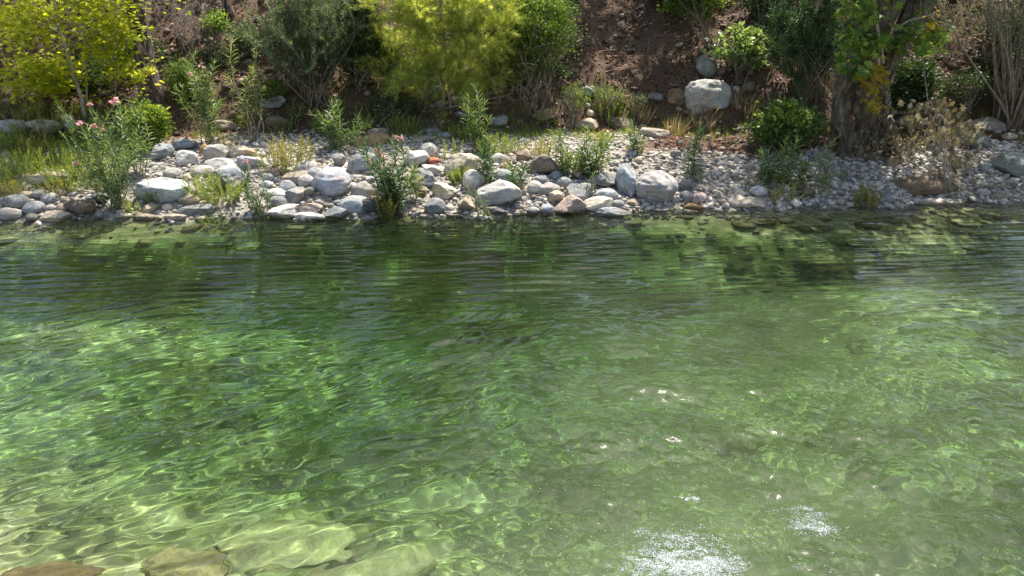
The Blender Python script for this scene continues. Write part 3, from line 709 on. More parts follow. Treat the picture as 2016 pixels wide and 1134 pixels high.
# foam: small bubbles on the churned water, outlying flecks stand in for sun sparkles
fr_ = np.random.default_rng(3)
def foam_density(x, y):
    d = 0
    for px, py, sx, sy, a in ((1350, 1100, .26, .12, 1.3), (1290, 1134, .35, .16, 1.2), (1400, 1120, .20, .14, 1.2), (1590, 1010, .16, .12, .9), (1605, 1045, .14, .10, .8), (1380, 1040, .28, .035, .7), (1260, 1050, .12, .05, .6), (1500, 1060, .3, .10, .5), (1120, 1060, .3, .2, .12), (1500, 930, .8, .35, .18), (1640, 1120, .2, .1, .4), (1760, 860, 1.2, .5, .06), (1200, 900, .8, .4, .09), (1960, 1020, .1, .05, .5)):
        dr = ray(px, py); tt = -CAMH / dr[2]; cx, cy = dr[0] * tt, dr[1] * tt
        d = d + a * gauss(x, y, cx, cy, sx * 1.1, sy * 1.3)
    return d
BL = ((1335, 1112, .20, .085, 150), (1270, 1134, .26, .08, 90), (1395, 1122, .16, .09, 80), (1330, 1062, .13, .04, 28), (1590, 1000, .12, .05, 26), (1622, 1040, .08, .06, 24), (1560, 1035, .12, .06, 14), (1390, 1040, .22, .03, 22),
      (1500, 1062, .24, .05, 16), (1270, 1045, .12, .04, 8), (1360, 982, .05, .02, 4), (1120, 1060, .3, .2, 12), (1500, 930, .8, .3, 26), (1640, 1115, .12, .12, 6), (1760, 880, 1.2, .6, 22), (1200, 930, .6, .35, 16), (1965, 1025, .06, .03, 3), (1560, 1110, .04, .08, 5))  # wide sparse entries scatter flecks in place of sun sparkles
xs_, ys_ = [], []
for px, py, sx, sy, a in BL:
    dr = ray(px, py); tt = -CAMH / dr[2]; m_ = int(a * (150 if a < 20 else 105 if a < 30 else 78)); xs_.append(dr[0] * tt + fr_.normal(0, sx * .8, m_)); ys_.append(dr[1] * tt + fr_.normal(0, sy, m_))
x = np.concatenate(xs_); y = np.concatenate(ys_)
str_ = fbm(x * 7 + 3 * y, y * 17, 0, 91, 3) * .5 + .5; fine = fbm(x * 30, y * 46, 0, 92, 3) * .5 + .5
dn = foam_density(x, y); thr = .62 - .42 * sstep(.3, 1.6, dn)
keep = fr_.random(len(x)) < sstep(thr - .1 + .12 * (dn < .25), thr + .5 - .15 * (dn < .25), str_ * .45 + fine * .6); x, y, dn = x[keep], y[keep], dn[keep]
size = .0010 + .0036 * fr_.random(len(x)) ** 3; size = np.where(dn < .25, size * 1.3, size)
V0 = np.array([[1, 0, 0], [0, 1, 0], [-1, 0, 0], [0, -1, 0], [0, 0, .7], [0, 0, -.3]], float)
s_f = Soup(); Vf = V0[None] * size[:, None, None] * np.array([1.2, .8, 1])[None, None]; Vf = Vf + np.stack([x, y, waves(x, y) + .001], -1)[:, None]
s_f.add(Vf, [(0, 1, 4), (1, 2, 4), (2, 3, 4), (3, 0, 4), (1, 0, 5), (2, 1, 5), (3, 2, 5), (0, 3, 5)], np.full(len(x), .5))
m_foam, n_, L_ = mat('foam'); n_['Principled BSDF'].inputs['Base Color'].default_value = (.52, .57, .56, 1); n_['Principled BSDF'].inputs['Roughness'].default_value = .15
n_['Principled BSDF'].inputs['Subsurface Weight'].default_value = 0
fo = s_f.build('foam', m_foam); tag(fo, 'white bubbly foam and flecks imitating sun glints on the churning water at the lower right', 'foam', kind='stuff')
print('ROCKS', len(HERO), sum(1 for o in col.objects if o.name.startswith('cobble')), 'foam', len(x))
#STOP2

# ------------------------------------------------------------------ plants
def W(px, py, Y):
    d = ray(px, py); t_ = Y / d[1]; return np.array([d[0] * t_, Y, CAMH + d[2] * t_])
def new_plant(name, P, label, cat, group=None):
    z = float(ground_z(P[0], P[1])); o = empty(name, (P[0], P[1], z)); tag(o, label, cat, group); return o, np.array([P[0], P[1], z])
def stem_leaves(sf, pts, L, wd, r, t0=.3, gap=.024, ang=52, tb=(.3, .7), per=3, tipup=True):
    """whorls of narrow leaves along the upper part of a stem"""
    seg = np.linalg.norm(np.diff(pts, axis=0), axis=1); cum = np.concatenate([[0], np.cumsum(seg)]); tot = cum[-1]
    ss = np.arange(tot * t0, tot, gap) + 0; ss = ss + r.normal(0, gap * .3, len(ss)); ss = np.clip(ss, 0, tot)
    if len(ss) == 0: return
    P = np.stack([np.interp(ss, cum, pts[:, k]) for k in range(3)], -1); tan = unit(np.stack([np.interp(ss, cum, np.gradient(pts[:, k])) for k in range(3)], -1))
    u = unit(np.cross(tan, [.3, .9, .1])); v = np.cross(tan, u); f = (ss / tot - t0) / (1 - t0 + 1e-6)
    for k in range(per):
        a = np.arange(len(ss)) * 1.05 + k * 6.283 / per + r.normal(0, .25, len(ss))
        el = np.radians(ang + 22 * (1 - f) - 32 * f ** 4 + r.normal(0, 9, len(ss)))
        D = tan * np.cos(el)[:, None] + (u * np.cos(a)[:, None] + v * np.sin(a)[:, None]) * np.sin(el)[:, None]
        leaves(sf, T_lance(wd), P, D, L * (.75 + .4 * r.random(len(ss))) * np.where(f > .9, .8, 1), np.clip(r.normal((tb[0] + tb[1]) / 2, (tb[1] - tb[0]) / 1.6, len(ss)) + .25 * (f - .5), 0, 1), up=tan, roll=.2, r=r)
def flower_cluster(P, parent, base, r, s=.03):
    sf = Soup(); n = 12
    for k in range(n):
        c = P + r.normal(0, s * .55, 3); m_ = 5; a = np.arange(m_) * 1.2566 + r.random() * 6; nd = unit(r.normal(0, 1, 3) + np.array([0, -.5, .8])); u = unit(np.cross(nd, [0.1, 1, .3])); v = np.cross(nd, u)
        D = u * np.cos(a)[:, None] + v * np.sin(a)[:, None] + nd * .35
        leaves(sf, T_oval(.42), np.repeat(c[None], m_, 0), D, s * r.uniform(.6, .9), r.random(m_), up=np.tile(nd, (m_, 1)), roll=.1, r=r)
    sf.build('flower_cluster', M_FLOWER, parent, origin=base)
def oleander(px, py, hpx, wpx, n, m, label, seed, flowers=(), Lf=.15, wd=.062, t0=.28, stemmat=None, tb=(.2, .95), gap=.042, lean=0, group=None, bare=0, name='oleander', cat='oleander', per=3):
    r = np.random.default_rng(seed); P, s_ = G(px, py); o, B = new_plant(name, P, label, cat, group); H = hpx / s_ * 1.03; Wd = wpx / s_ / 2 * 1.2; lean = lean + r.normal(0, .07)
    sf = Soup(); tips = []
    for k in range(n):
        a = r.uniform(0, 6.283); q = r.random() ** .6; h = H * (1 - .38 * q * r.random()) * (1 if k == 0 else r.uniform(.42, 1)); tip = B + np.array([math.cos(a) * Wd * q + lean * h, math.sin(a) * Wd * q * .7, h]); tips.append(tip)
    for fx, fy in flowers: tips.append(W(fx, fy, B[1] + r.uniform(-.1, .12)) - np.array([0, 0, .02]))
    for k, tip in enumerate(tips):
        b0 = B + np.array([r.normal(0, .05), r.normal(0, .04), -.03]); pts = curve(b0, tip, .07, 8, r); pts[:, 2] = b0[2] + (tip[2] - b0[2]) * np.linspace(0, 1, 8) ** .85
        st = Soup(); tube(st, pts, .009, .004, 5); st.build('stem', stemmat or M_STEM_G, o, origin=B)
        stem_leaves(sf, pts, Lf, wd, r, max(t0 + r.normal(0, .06), .03) + bare, gap, tb=tb, per=per)
        if k >= n: flower_cluster(tip + np.array([0, 0, .03]), o, B, r)
    sf.build('foliage', m, o, origin=B); return o
def weed(px, py, hpx, wpx, n, m, label, seed, Lf=.035, wd=.13, stemmat=None, group=None, depth=.6, up=.2, name='weed', cat='weed', grass=0, gap=.011):
    """a tuft of many thin upright leafy stems"""
    r = np.random.default_rng(seed); P, s_ = G(px, py); o, B = new_plant(name, P, label, cat, group); H = hpx / s_; Wd = wpx / s_ / 2; sf = Soup(); st = Soup()
    for k in range(n):
        a = r.uniform(0, 6.283); q = math.sqrt(r.random()); bx, by = math.cos(a) * q * Wd * .75, math.sin(a) * q * Wd * depth
        b0 = np.array([B[0] + bx, B[1] + by, 0]); b0[2] = max(float(ground_z(b0[0], b0[1])), -.03)
        tip = b0 + np.array([bx * .45 + r.normal(0, .12 * H), by * .3 + r.normal(0, .1 * H), H * r.uniform(.5, 1) * (1 - .3 * q)])
        if grass:
            continue
        pts = curve(b0, tip, .06, 5, r); tube(st, pts, .003, .0015, 3); stem_leaves(sf, pts, Lf, wd, r, .12, gap, 40, (.1, .9), per=2)
    if grass:
        N = n * 9; a = r.uniform(0, 6.283, N); q = np.sqrt(r.random(N)); bx = B[0] + np.cos(a) * q * Wd * .8; by = B[1] + np.sin(a) * q * Wd * depth
        D = np.stack([np.cos(a) * .5 * q + r.normal(0, .3, N), np.sin(a) * .4 * q + r.normal(0, .3, N), np.ones(N)], -1)
        leaves(sf, T_blade(), np.stack([bx, by, np.maximum(ground_z(bx, by), -.04)], -1), D, .72 * H * r.uniform(.3, 1.1, N), r.random(N), up=r.normal(0, 1, (N, 3)), roll=.5, r=r)
    else: st.build('stem', stemmat or M_STEM_G, o, origin=B)
    sf.build('foliage', m, o, origin=B); return o
def shrub(px, py, box, m, N, Lf, label, seed, tpl=None, ncl=60, depth=.7, name='shrub', cat='shrub', barkm=None, nst=6, rc=.16, spread=1.1, r0=.018, flat=1., group=None, up=.3, dY=0, shell=.55):
    r = np.random.default_rng(seed); P, s_ = G(px, py); P = P + np.array([0, dY, 0]); o, B = new_plant(name, P, label, cat, group)
    a = W(box[0], box[1], B[1]); b = W(box[2], box[3], B[1]); c = (a + b) / 2; hw = np.array([(b[0] - a[0]) / 2, (b[0] - a[0]) / 2 * depth, (a[2] - b[2]) / 2]); c[1] = B[1] + hw[1] * .15
    sf = Soup(); q = unit(r.normal(0, 1, (ncl, 3))) * (shell + (1 - shell) * r.random((ncl, 1))) * (r.random((ncl, 1)) ** .25)
    C = c + q * hw * .88; C[:, 2] = np.maximum(C[:, 2], ground_z(C[:, 0], C[:, 1]) + .03)
    per = max(N // ncl, 4); reps = np.maximum((per * r.uniform(.5, 1.5, ncl)).astype(int), 3); Pc = np.repeat(C, reps, 0); n = len(Pc); rad = rc * r.uniform(.6, 1.3, ncl).repeat(reps)
    Q = Pc + r.normal(0, .55, (n, 3)) * rad[:, None] * np.array([1.1, 1.1, .75 * flat]); D = unit((Q - Pc) + r.normal(0, .08, (n, 3)) + (Pc - B) * .08 + np.array([0, 0, up * .1]))
    tn = np.clip(r.normal(.45, .2, n) + np.repeat(r.normal(0, .18, ncl), reps), 0, 1)
    leaves(sf, tpl or T_oval(.3), Q, D, Lf * r.uniform(.6, 1.25, n), tn, roll=.7, r=r)
    for k in range(nst):                                   # main limbs, each with twigs to nearby clumps
        st = Soup(); tgt = c + unit(r.normal(0, 1, 3)) * hw * .55; tgt[2] = max(tgt[2], B[2] + .1); b0 = B + np.array([r.normal(0, hw[0] * .08), r.normal(0, .04), -.05])
        main = curve(b0, tgt, .1, 8, r); tube(st, main, r0, r0 * .4, 6)
        for j in np.nonzero(r.random(ncl) < spread / nst)[0]:
            f = r.uniform(.3, .95); i = int(f * 7); p0 = main[i]; tube(st, curve(p0, C[j], .12, 5, r), r0 * .4, r0 * .12, 4)
        st.build('branch', barkm or M_STEM, o, origin=B)
    sf.build('foliage', m, o, origin=B); return o

# --- young plane sapling, upper left
r = np.random.default_rng(40); P, s_ = G(168, 232); o, B = new_plant('plane_sapling', P, 'young plane tree with pale slender trunk and glowing yellow-green leaves, upper left', 'tree')
Y0 = B[1]; tr = Soup(); trunk = np.array([B + [0, 0, -.05], W(160, 190, Y0), W(145, 150, Y0), W(133, 105, Y0), W(124, 75, Y0), W(112, 35, Y0 + .1), W(100, -30, Y0 + .2), W(95, -110, Y0 + .3)])
tube(tr, trunk, .042, .018, 8, rough=.1); tr.build('trunk', M_BARK_PALE, o, origin=B)
sec = [([(172, 228), (170, 165), (168, 110), (165, 40), (170, -60)], .02), ([(228, 200), (227, 150), (225, 100), (235, 40)], .012), ([(265, 205), (265, 150), (262, 110)], .010)]
limbs = [trunk]
for ptl, rad in sec:
    st = Soup(); pts = np.array([W(a, b, Y0 + .15) for a, b in ptl]); tube(st, pts, rad, rad * .4, 6); st.build('stem', M_BARK_PALE, o, origin=B); limbs.append(pts)
ends = []
for (a, b, c_, d_) in [(130, 95, 5, 40), (125, 80, 30, 20), (128, 85, 0, 80), (135, 110, 40, 120), (140, 130, 20, 165), (140, 130, 90, 140), (118, 55, 60, -10), (168, 110, 230, 90), (168, 90, 250, 40), (165, 50, 290, 10), (170, 130, 290, 130), (228, 130, 310, 105), (135, 105, 200, 60), (110, 30, 180, -20), (150, 160, 80, 165), (225, 150, 300, 150), (145, 150, 60, 185), (165, 40, 220, -10), (105, 0, 10, -30), (227, 100, 320, 60)]:
    p0 = W(a, b, Y0 + .05); p1 = W(c_, d_, Y0 + r.uniform(-.7, .7)); pts = curve(p0, p1, .07, 7, r, sag=-.06); st = Soup(); tube(st, pts, .011, .004, 5)
    for i in range(2, 7):
        for k in range(4):
            q = pts[i] + r.normal(0, .19, 3) * [1, 1, .55]; tube(st, curve(pts[i], q, .1, 4, r), .004, .002, 3); ends.append(q)
    st.build('branch', M_STEM, o, origin=B)
sf = Soup(); E = np.array(ends); ex = 1008 + F * E[:, 0] / (E[:, 1] * math.cos(PITCH) - (E[:, 2] - CAMH) * math.sin(PITCH)); E = E[(ex < 276) | (r.random(len(E)) < .09)]; n = 14; Q = np.repeat(E, n, 0); Q = Q + r.normal(0, .12, Q.shape) * [1, 1, .65]
D = unit(r.normal(0, 1, Q.shape) * [1, 1, .35] + [.1, -.2, -.15]); tn = np.clip(r.normal(.5, .22, len(Q)) + .2 * fbm(Q[:, 0] * 2, Q[:, 2] * 2, 0, 4, 2), 0, 1)
leaves(sf, T_plane(), Q, D, r.uniform(.07, .135, len(Q)), tn, roll=.45, r=r)
low = []
for (a, b) in [(265, 165), (150, 205), (190, 195), (300, 130), (290, 145), (120, 175), (215, 185), (240, 190), (275, 180)]:
    c0 = W(a, b, Y0 - .1); q = c0 + r.normal(0, .07, (10, 3)); leaves(sf, T_plane(), q, unit(r.normal(0, 1, (10, 3)) * [1, 1, .4]), r.uniform(.05, .1, 10), np.clip(r.normal(.8, .15, 10), 0, 1), roll=.4, r=r)
sf.build('crown', M_PLANE, o, origin=B)

# --- pine trunk behind the sapling, with its crown above the picture
def big_pine(px, py, wpx, label, seed, crown_n=2600, lean=0., crown=True, h=8.5, flare=1.5):
    r = np.random.default_rng(seed); P, s_ = G(px, py); o, B = new_plant('pine_tree', P, label, 'tree'); R0 = wpx / s_ / 2
    k = 22; zz = np.linspace(-.1, h, k); pts = np.stack([B[0] + lean * zz - .02 * np.sin(zz * 1.3), B[1] + .03 * np.sin(zz), B[2] + zz], -1)
    prof = R0 * (1 - .06 * zz) * (1 + (flare - 1) * np.exp(-np.maximum(zz, 0) / .22)); tr = Soup(); tube(tr, pts, 0, 0, 28, rough=.13, prof=prof, seed=seed); tr.build('trunk', M_BARK_PINE, o, origin=B)
    sf = Soup(); 
    for j in range(14):
        i = r.integers(11, k); p1 = pts[i] + np.array([r.normal(0, 1.3), r.normal(.3, 1.2), r.uniform(0, .7)]); br = Soup(); c_ = curve(pts[i], p1, .08, 6, r); tube(br, c_, .04, .012, 6); br.build('branch', M_BARK_PINE, o, origin=B)
        for q in c_[2:]:
            m_ = crown_n // 70; Q = q + r.normal(0, .28, (m_, 3)); leaves(sf, T_NEEDLE[0] * [2.2, 1, 1] if False else (T_NEEDLE[0] * np.array([3., 1, 1]), T_NEEDLE[1]), Q, r.normal(0, 1, (m_, 3)) + [0, 0, .6], .16, r.random(m_), r=r)
    sf.build('crown', M_WOOD, o, origin=B); return o
big_pine(303, 208, 36, 'tall pine trunk with thick scaly bark standing behind the bright sapling', 41, flare=1.55)
big_pine(452, 32, 13, 'thin dark pine trunk standing high on the left slope', 42, lean=-.12, h=7)

# --- bright young pine
r = np.random.default_rng(50); P, s_ = G(887, 212); o, B = new_plant('young_pine', P, 'young pine with bright yellow-green needles and a thin pale trunk in the middle', 'pine tree')
Y0 = B[1]; pts = np.array([B + [0, 0, -.05], W(884, 170, Y0), W(879, 130, Y0), W(873, 70, Y0), W(868, 20, Y0), W(866, -40, Y0), W(864, -120, Y0)]); tr = Soup(); tube(tr, pts, .035, .014, 8, rough=.1); tr.build('trunk', M_TWIG, o, origin=B)
sf = Soup(); EP = []; ED = []
spec = [(879, 135, 760, 95), (877, 110, 980, 95), (875, 85, 820, 30), (873, 70, 935, 50), (870, 30, 1010, -10), (868, 10, 770, -20), (882, 158, 740, 150), (882, 155, 840, 172), (880, 145, 985, 150), (866, -30, 720, -40), (880, 150, 735, 118), (880, 145, 790, 165), (878, 120, 750, 60), (878, 110, 800, 70), (874, 80, 730, 10), (874, 75, 790, 20), (870, 40, 745, -30), (870, 30, 800, -20), (882, 160, 960, 165), (880, 140, 1010, 120), (878, 118, 990, 60), (876, 95, 950, 90), (873, 70, 1000, 30), (871, 45, 960, -10), (868, 15, 920, -50), (868, 10, 840, -60), (882, 165, 820, 185), (884, 168, 925, 178), (876, 100, 905, 120), (876, 98, 845, 108), (872, 60, 900, 20), (872, 55, 835, 40), (884, 170, 775, 175), (879, 130, 850, 150), (879, 130, 915, 150), (866, -20, 780, -60), (866, -20, 980, -50)]
for (a, b, c_, d_) in spec:
    p0 = W(a, b, Y0); p1 = W(c_, d_, Y0 + r.uniform(-.6, .6)); main = curve(p0, p1, .06, 8, r, sag=.05); st = Soup(); tube(st, main, .009, .003, 5); ax = unit((p1 - p0)[None])[0]
    for i in range(1, 8):
        for k in range(8):
            d_k = unit((ax * .7 + r.normal(0, .7, 3) + [0, 0, .2])[None])[0]; L_ = r.uniform(.14, .38); q = main[i] + d_k * L_; tube(st, np.array([main[i], (main[i] + q) / 2 + [0, 0, -.01], q]), .003, .0018, 3)
            for f in np.linspace(.35, 1, 4): EP.append(main[i] + d_k * L_ * f); ED.append(d_k)
    st.build('branch', M_TWIG, o, origin=B)
EP = np.array(EP); ED = np.array(ED); n = 17; Q = np.repeat(EP, n, 0); D = unit(np.repeat(ED, n, 0) * .8 + r.normal(0, .5, Q.shape)); tw = np.repeat(np.clip(r.normal(.45, .22, len(EP)), 0, 1), n)
leaves(sf, T_NEEDLE, Q + r.normal(0, .012, Q.shape), D, r.uniform(.07, .13, len(Q)), np.clip(tw + r.normal(0, .1, len(Q)), 0, 1), roll=1, r=r)
sf.build('crown', M_PINE, o, origin=B)

# --- shrubs on the slope
TL = T_lance(.09); TO = T_oval(.3); TPL = T_plane()
def fan_bush(px, py, box, m, label, seed, nst=34, Lf=.075, wd=.09, name='shrub', cat='shrub', r0=.012, t0=.35, barkm=None, gap=.035, per=2, twigs=2, dY=0):
    """many slender stems fanning from one root, side shoots with narrow leaves"""
    r = np.random.default_rng(seed); P, s_ = G(px, py); P = P + np.array([0, dY, 0]); o, B = new_plant(name, P, label, cat); a = W(box[0], box[1], B[1]); b = W(box[2], box[3], B[1]); sf = Soup()
    for k in range(nst):
        st = Soup(); tip = np.array([r.uniform(a[0], b[0]), B[1] + r.normal(0, .45), 0]); edge = abs((tip[0] - (a[0] + b[0]) / 2) / ((b[0] - a[0]) / 2)); tip[2] = b[2] + (a[2] - b[2]) * r.uniform(.35, 1) * (1 - .35 * edge ** 2)
        b0 = B + np.array([r.normal(0, .12), r.normal(0, .1), -.05]); main = curve(b0, tip, .06, 8, r); main[:, 2] = b0[2] + (tip[2] - b0[2]) * np.linspace(0, 1, 8) ** .8; tube(st, main, r0 * r.uniform(.6, 1.2), .003, 5)
        if Lf: stem_leaves(sf, main, Lf, wd, r, t0, gap, 50, (.1, .8), per)
        for j in range(twigs * 2):
            i = r.integers(3, 8); q = main[i] + r.normal(0, .2, 3) + [0, 0, .16]; tw = curve(main[i], q, .08, 4, r); tube(st, tw, .003, .0015, 3)
            if Lf: stem_leaves(sf, tw, Lf, wd, r, .1, gap * .8, 50, (.1, .9), per)
        st.build('stem', barkm or M_STEM, o, origin=B)
    if Lf: sf.build('foliage', m, o, origin=B)
    return o
fan_bush(625, 205, (478, -70, 735, 150), M_WILLOW, 'tall grey-green willowy bush with slender stems left of the young pine', 60, 60, Lf=.07, t0=.25, gap=.026, per=3, twigs=4)
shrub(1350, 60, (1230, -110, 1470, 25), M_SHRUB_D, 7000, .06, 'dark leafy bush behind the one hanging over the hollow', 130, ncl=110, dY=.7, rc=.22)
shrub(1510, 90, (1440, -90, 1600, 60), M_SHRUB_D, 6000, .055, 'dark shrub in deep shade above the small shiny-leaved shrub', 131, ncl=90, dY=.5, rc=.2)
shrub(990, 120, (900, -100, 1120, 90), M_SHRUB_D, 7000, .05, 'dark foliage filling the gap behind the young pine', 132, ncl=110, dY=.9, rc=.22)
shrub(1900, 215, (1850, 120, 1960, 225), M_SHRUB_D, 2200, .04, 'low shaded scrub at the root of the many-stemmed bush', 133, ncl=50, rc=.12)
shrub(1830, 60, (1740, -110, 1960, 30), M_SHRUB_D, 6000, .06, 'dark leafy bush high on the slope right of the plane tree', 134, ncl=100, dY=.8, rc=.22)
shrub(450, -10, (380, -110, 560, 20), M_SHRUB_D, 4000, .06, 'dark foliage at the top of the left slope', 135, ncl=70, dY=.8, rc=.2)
shrub(1255, 225, (1225, 175, 1290, 228), M_WILLOW, 700, .03, 'thin dusty green plant left of the greenish stone on the slope foot', 136, ncl=20, rc=.07)
weed(60, 300, 50, 90, 50, M_WEED_Y, 'yellow-green leafy weeds in front of the cream rock at far left', 184)
weed(110, 385, 40, 60, 24, M_WEED_Y, 'sparse straw-yellow weeds on the wide sandy ledge', 185)
weed(25, 300, 60, 60, 34, M_WEED, 'fresh green weeds below the flat white rock at the left edge', 186)
shrub(1010, 200, (930, 30, 1080, 200), M_SHRUB, 4200, .045, 'light green leafy bush touching the right side of the young pine', 137, ncl=90, dY=.15, rc=.2, shell=.3)
shrub(770, 205, (715, 60, 830, 200), M_SHRUB, 2600, .045, 'mid-green leafy bush touching the left side of the young pine', 138, ncl=60, dY=.3, rc=.2, shell=.3)
shrub(520, 215, (480, 140, 570, 215), M_SHRUB, 1500, .04, 'small fresh green bush low on the slope behind the tallest oleander', 139, ncl=40, dY=.1, rc=.14, shell=.3)
shrub(470, 120, (430, 40, 540, 110), M_WILLOW, 2200, .05, 'grey-green bush halfway up the left slope', 141, ncl=50, dY=.2, rc=.18, shell=.3)
shrub(-160, 250, (-320, 60, 20, 240), M_SHRUB, 6000, .05, 'leafy green thicket continuing past the left edge', 142, ncl=110, dY=.4, rc=.2, shell=.3)
shrub(-330, 330, (-420, 230, -200, 330), M_WEED, 2500, .04, 'low yellow-green bush on the bank beyond the left edge', 143, ncl=60, rc=.15, shell=.3)
shrub(2200, 250, (2080, 20, 2420, 240), M_SHRUB_D, 6000, .05, 'dark thicket continuing past the right edge', 144, ncl=110, dY=.4, rc=.2, shell=.3)
shrub(1980, 230, (1900, -60, 2100, 215), M_SHRUB_D, 6000, .05, 'dark shrub added as a backdrop behind the bare stems at the right edge', 145, ncl=110, dY=.7, rc=.2, shell=.3)  # added to darken the background behind the stems
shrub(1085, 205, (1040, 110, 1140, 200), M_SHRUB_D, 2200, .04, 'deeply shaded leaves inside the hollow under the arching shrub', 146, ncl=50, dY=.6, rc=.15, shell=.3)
shrub(590, 190, (520, -80, 690, 120), M_WILLOW, 5000, .06, 'loose grey-green bush behind the willowy stems', 84, tpl=TL, ncl=90, dY=.6, rc=.22)
shrub(420, 150, (380, 60, 480, 165), M_SHRUB_D, 1500, .035, 'low dark scrub on the slope behind the tall oleanders', 85, ncl=40, dY=.3, rc=.1)
shrub(1180, 215, (1150, 160, 1250, 225), M_SHRUB, 1800, .025, 'low grey-green scrub beside the grey slab on the slope foot', 86, ncl=50, rc=.1)
shrub(760, 240, (700, 185, 850, 240), M_SHRUB_D, 2400, .03, 'low dark scrub in front of the dark-leaved shrub', 87, ncl=60, rc=.1)
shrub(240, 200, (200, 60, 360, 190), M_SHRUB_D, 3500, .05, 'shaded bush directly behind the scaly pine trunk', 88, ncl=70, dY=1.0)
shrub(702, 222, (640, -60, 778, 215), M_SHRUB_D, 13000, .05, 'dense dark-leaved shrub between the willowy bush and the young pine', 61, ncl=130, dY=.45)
shrub(1050, 222, (915, -80, 1165, 180), M_SHRUB, 24000, .04, 'rounded green shrub arching over a dark hollow right of the young pine', 62, ncl=170, dY=.35, nst=9, shell=.5, rc=.2)
shrub(1125, 255, (1085, 150, 1175, 240), M_SHRUB, 1700, .025, 'low mounded green shrub below the arching one', 63, ncl=40, rc=.1)
fan_bush(1062, 225, (985, 120, 1130, 215), M_TWIG, 'tangle of bare grey stems in the dark hollow under the arching shrub', 64, 26, Lf=0, name='bare_bush', cat='bush', r0=.007)
shrub(1080, 248, (1045, 215, 1110, 255), M_WEED, 1300, .022, 'small dense green cushion bush below the white-crested brown rock', 65, ncl=30, rc=.07)
shrub(345, 225, (312, 105, 402, 215), M_SHRUB, 5200, .034, 'small pale-green bush between the pine trunk and the tall oleanders', 66, ncl=60, dY=.3)
shrub(120, 240, (30, 115, 290, 225), M_SHRUB_D, 11000, .045, 'dark grey-green thicket in the shade behind the bright sapling', 67, ncl=110, dY=.9)
shrub(282, 292, (238, 188, 342, 290), M_WEED, 4200, .06, 'leafy yellow-green bush at the foot of the pine trunk', 68, ncl=70, tpl=TO, rc=.13)
shrub(425, 95, (395, 20, 455, 70), M_PLANE_G, 700, .05, 'dim yellowish shrub below the thin dark pine trunk', 69, ncl=22)
fan_bush(372, 118, (335, -60, 405, 100), M_TWIG, 'dry pale twiggy bush between the two pine trunks', 70, 22, Lf=.03, wd=.1, barkm=M_TWIG, r0=.006, gap=.12, name='dry_bush', cat='bush')
shrub(1400, 92, (1285, -90, 1445, 52), M_SHRUB, 8000, .06, 'leafy green bush hanging over the dark hollow at the top of the slope', 71, ncl=80, depth=.5, r0=.02)
shrub(1462, 165, (1400, 38, 1530, 150), M_BRIGHT, 1300, .10, 'small shrub with shiny pale leaves catching the sun on the dark slope', 72, ncl=50, rc=.13, flat=.6, nst=5)
fan_bush(1590, 195, (1530, -70, 1660, 150), M_OLE_DARK, 'dark oleander thicket in shade left of the old plane tree', 73, 40, Lf=.13, wd=.07, gap=.04, per=3, name='oleander_thicket', cat='oleander')
shrub(1578, 225, (1545, 128, 1632, 215), M_WILLOW, 1500, .028, 'wispy pale-leaved bush behind the dark fern-like bush', 74, ncl=40, rc=.1)
shrub(1545, 302, (1448, 192, 1645, 300), M_FERN, 4600, .085, 'low dark green bush at the foot of the old plane tree, left side', 75, ncl=90, rc=.2, shell=.25, tpl=TPL, flat=.7)
shrub(1800, 235, (1745, 100, 1850, 225), M_SHRUB_D, 4200, .08, 'shadowy green bush on the right side of the old plane tree', 76, ncl=50, tpl=TPL, dY=.3)
fan_bush(1890, 150, (1820, -90, 1960, 110), M_DRY, 'thin reddish brown brushwood on the slope right of the plane tree', 77, 40, Lf=.035, wd=.1, barkm=M_TWIG, r0=.006, gap=.05, name='brushwood', cat='bush', dY=.3)
fan_bush(1985, 248, (1890, -90, 2120, 20), M_SHRUB_D, 'large bush of many bare brown stems leaning out at the right edge', 78, 60, Lf=.045, wd=.1, r0=.024, t0=.62, barkm=M_STEM, gap=.05, name='many_stemmed_bush', cat='bush')
fan_bush(835, 218, (800, 150, 1000, 230), M_DRY, 'dry grey undergrowth at the foot of the young pine', 79, 24, Lf=.02, wd=.12, barkm=M_TWIG, r0=.004, gap=.05, name='dry_undergrowth', cat='bush')
shrub(870, 262, (852, 215, 892, 258), M_WEED_Y, 420, .035, 'little yellow-leaved creeper below the young pine', 80, ncl=16, rc=.06)

# --- old plane tree, right
r = np.random.default_rng(90); P, s_ = G(1692, 318); P = P + np.array([0, .25, 0]); o, B = new_plant('old_plane_tree', P, 'old hollow plane tree with a split twisted trunk on the right bank', 'tree')
Y0 = B[1]; tr = Soup()
def limb(ptl, prof, seed, n=40, rough=.34, dy=0.):
    pts = np.array([W(a, b, Y0 + dy) for a, b in ptl]); k = 34; t0 = np.linspace(0, 1, len(ptl)); t1 = np.linspace(0, 1, k)
    pp = np.stack([np.interp(t1, t0, pts[:, i]) for i in range(3)], -1); pr_ = np.interp(t1, np.linspace(0, 1, len(prof)), prof) / s_ * .9
    for _ in range(2): pp[1:-1] = (pp[:-2] + 2 * pp[1:-1] + pp[2:]) / 4
    tube(tr, pp, 0, 0, n, rough=rough, prof=pr_, seed=seed); return pp
limb([(1660, 332), (1674, 285), (1654, 230), (1656, 185), (1678, 135), (1700, 70), (1722, 0), (1735, -70)], [26, 19, 13, 11, 13, 17, 20, 22], 1)
limb([(1694, 312), (1694, 280), (1704, 235), (1700, 175), (1702, 120), (1728, 50), (1762, -20), (1792, -90)], [9, 13, 22, 25, 22, 24, 30, 32], 2, dy=.04)
limb([(1734, 292), (1728, 255), (1736, 210), (1738, 160), (1760, 105), (1790, 45), (1830, -30), (1862, -90)], [24, 17, 15, 15, 18, 26, 30, 30], 3, dy=.12)
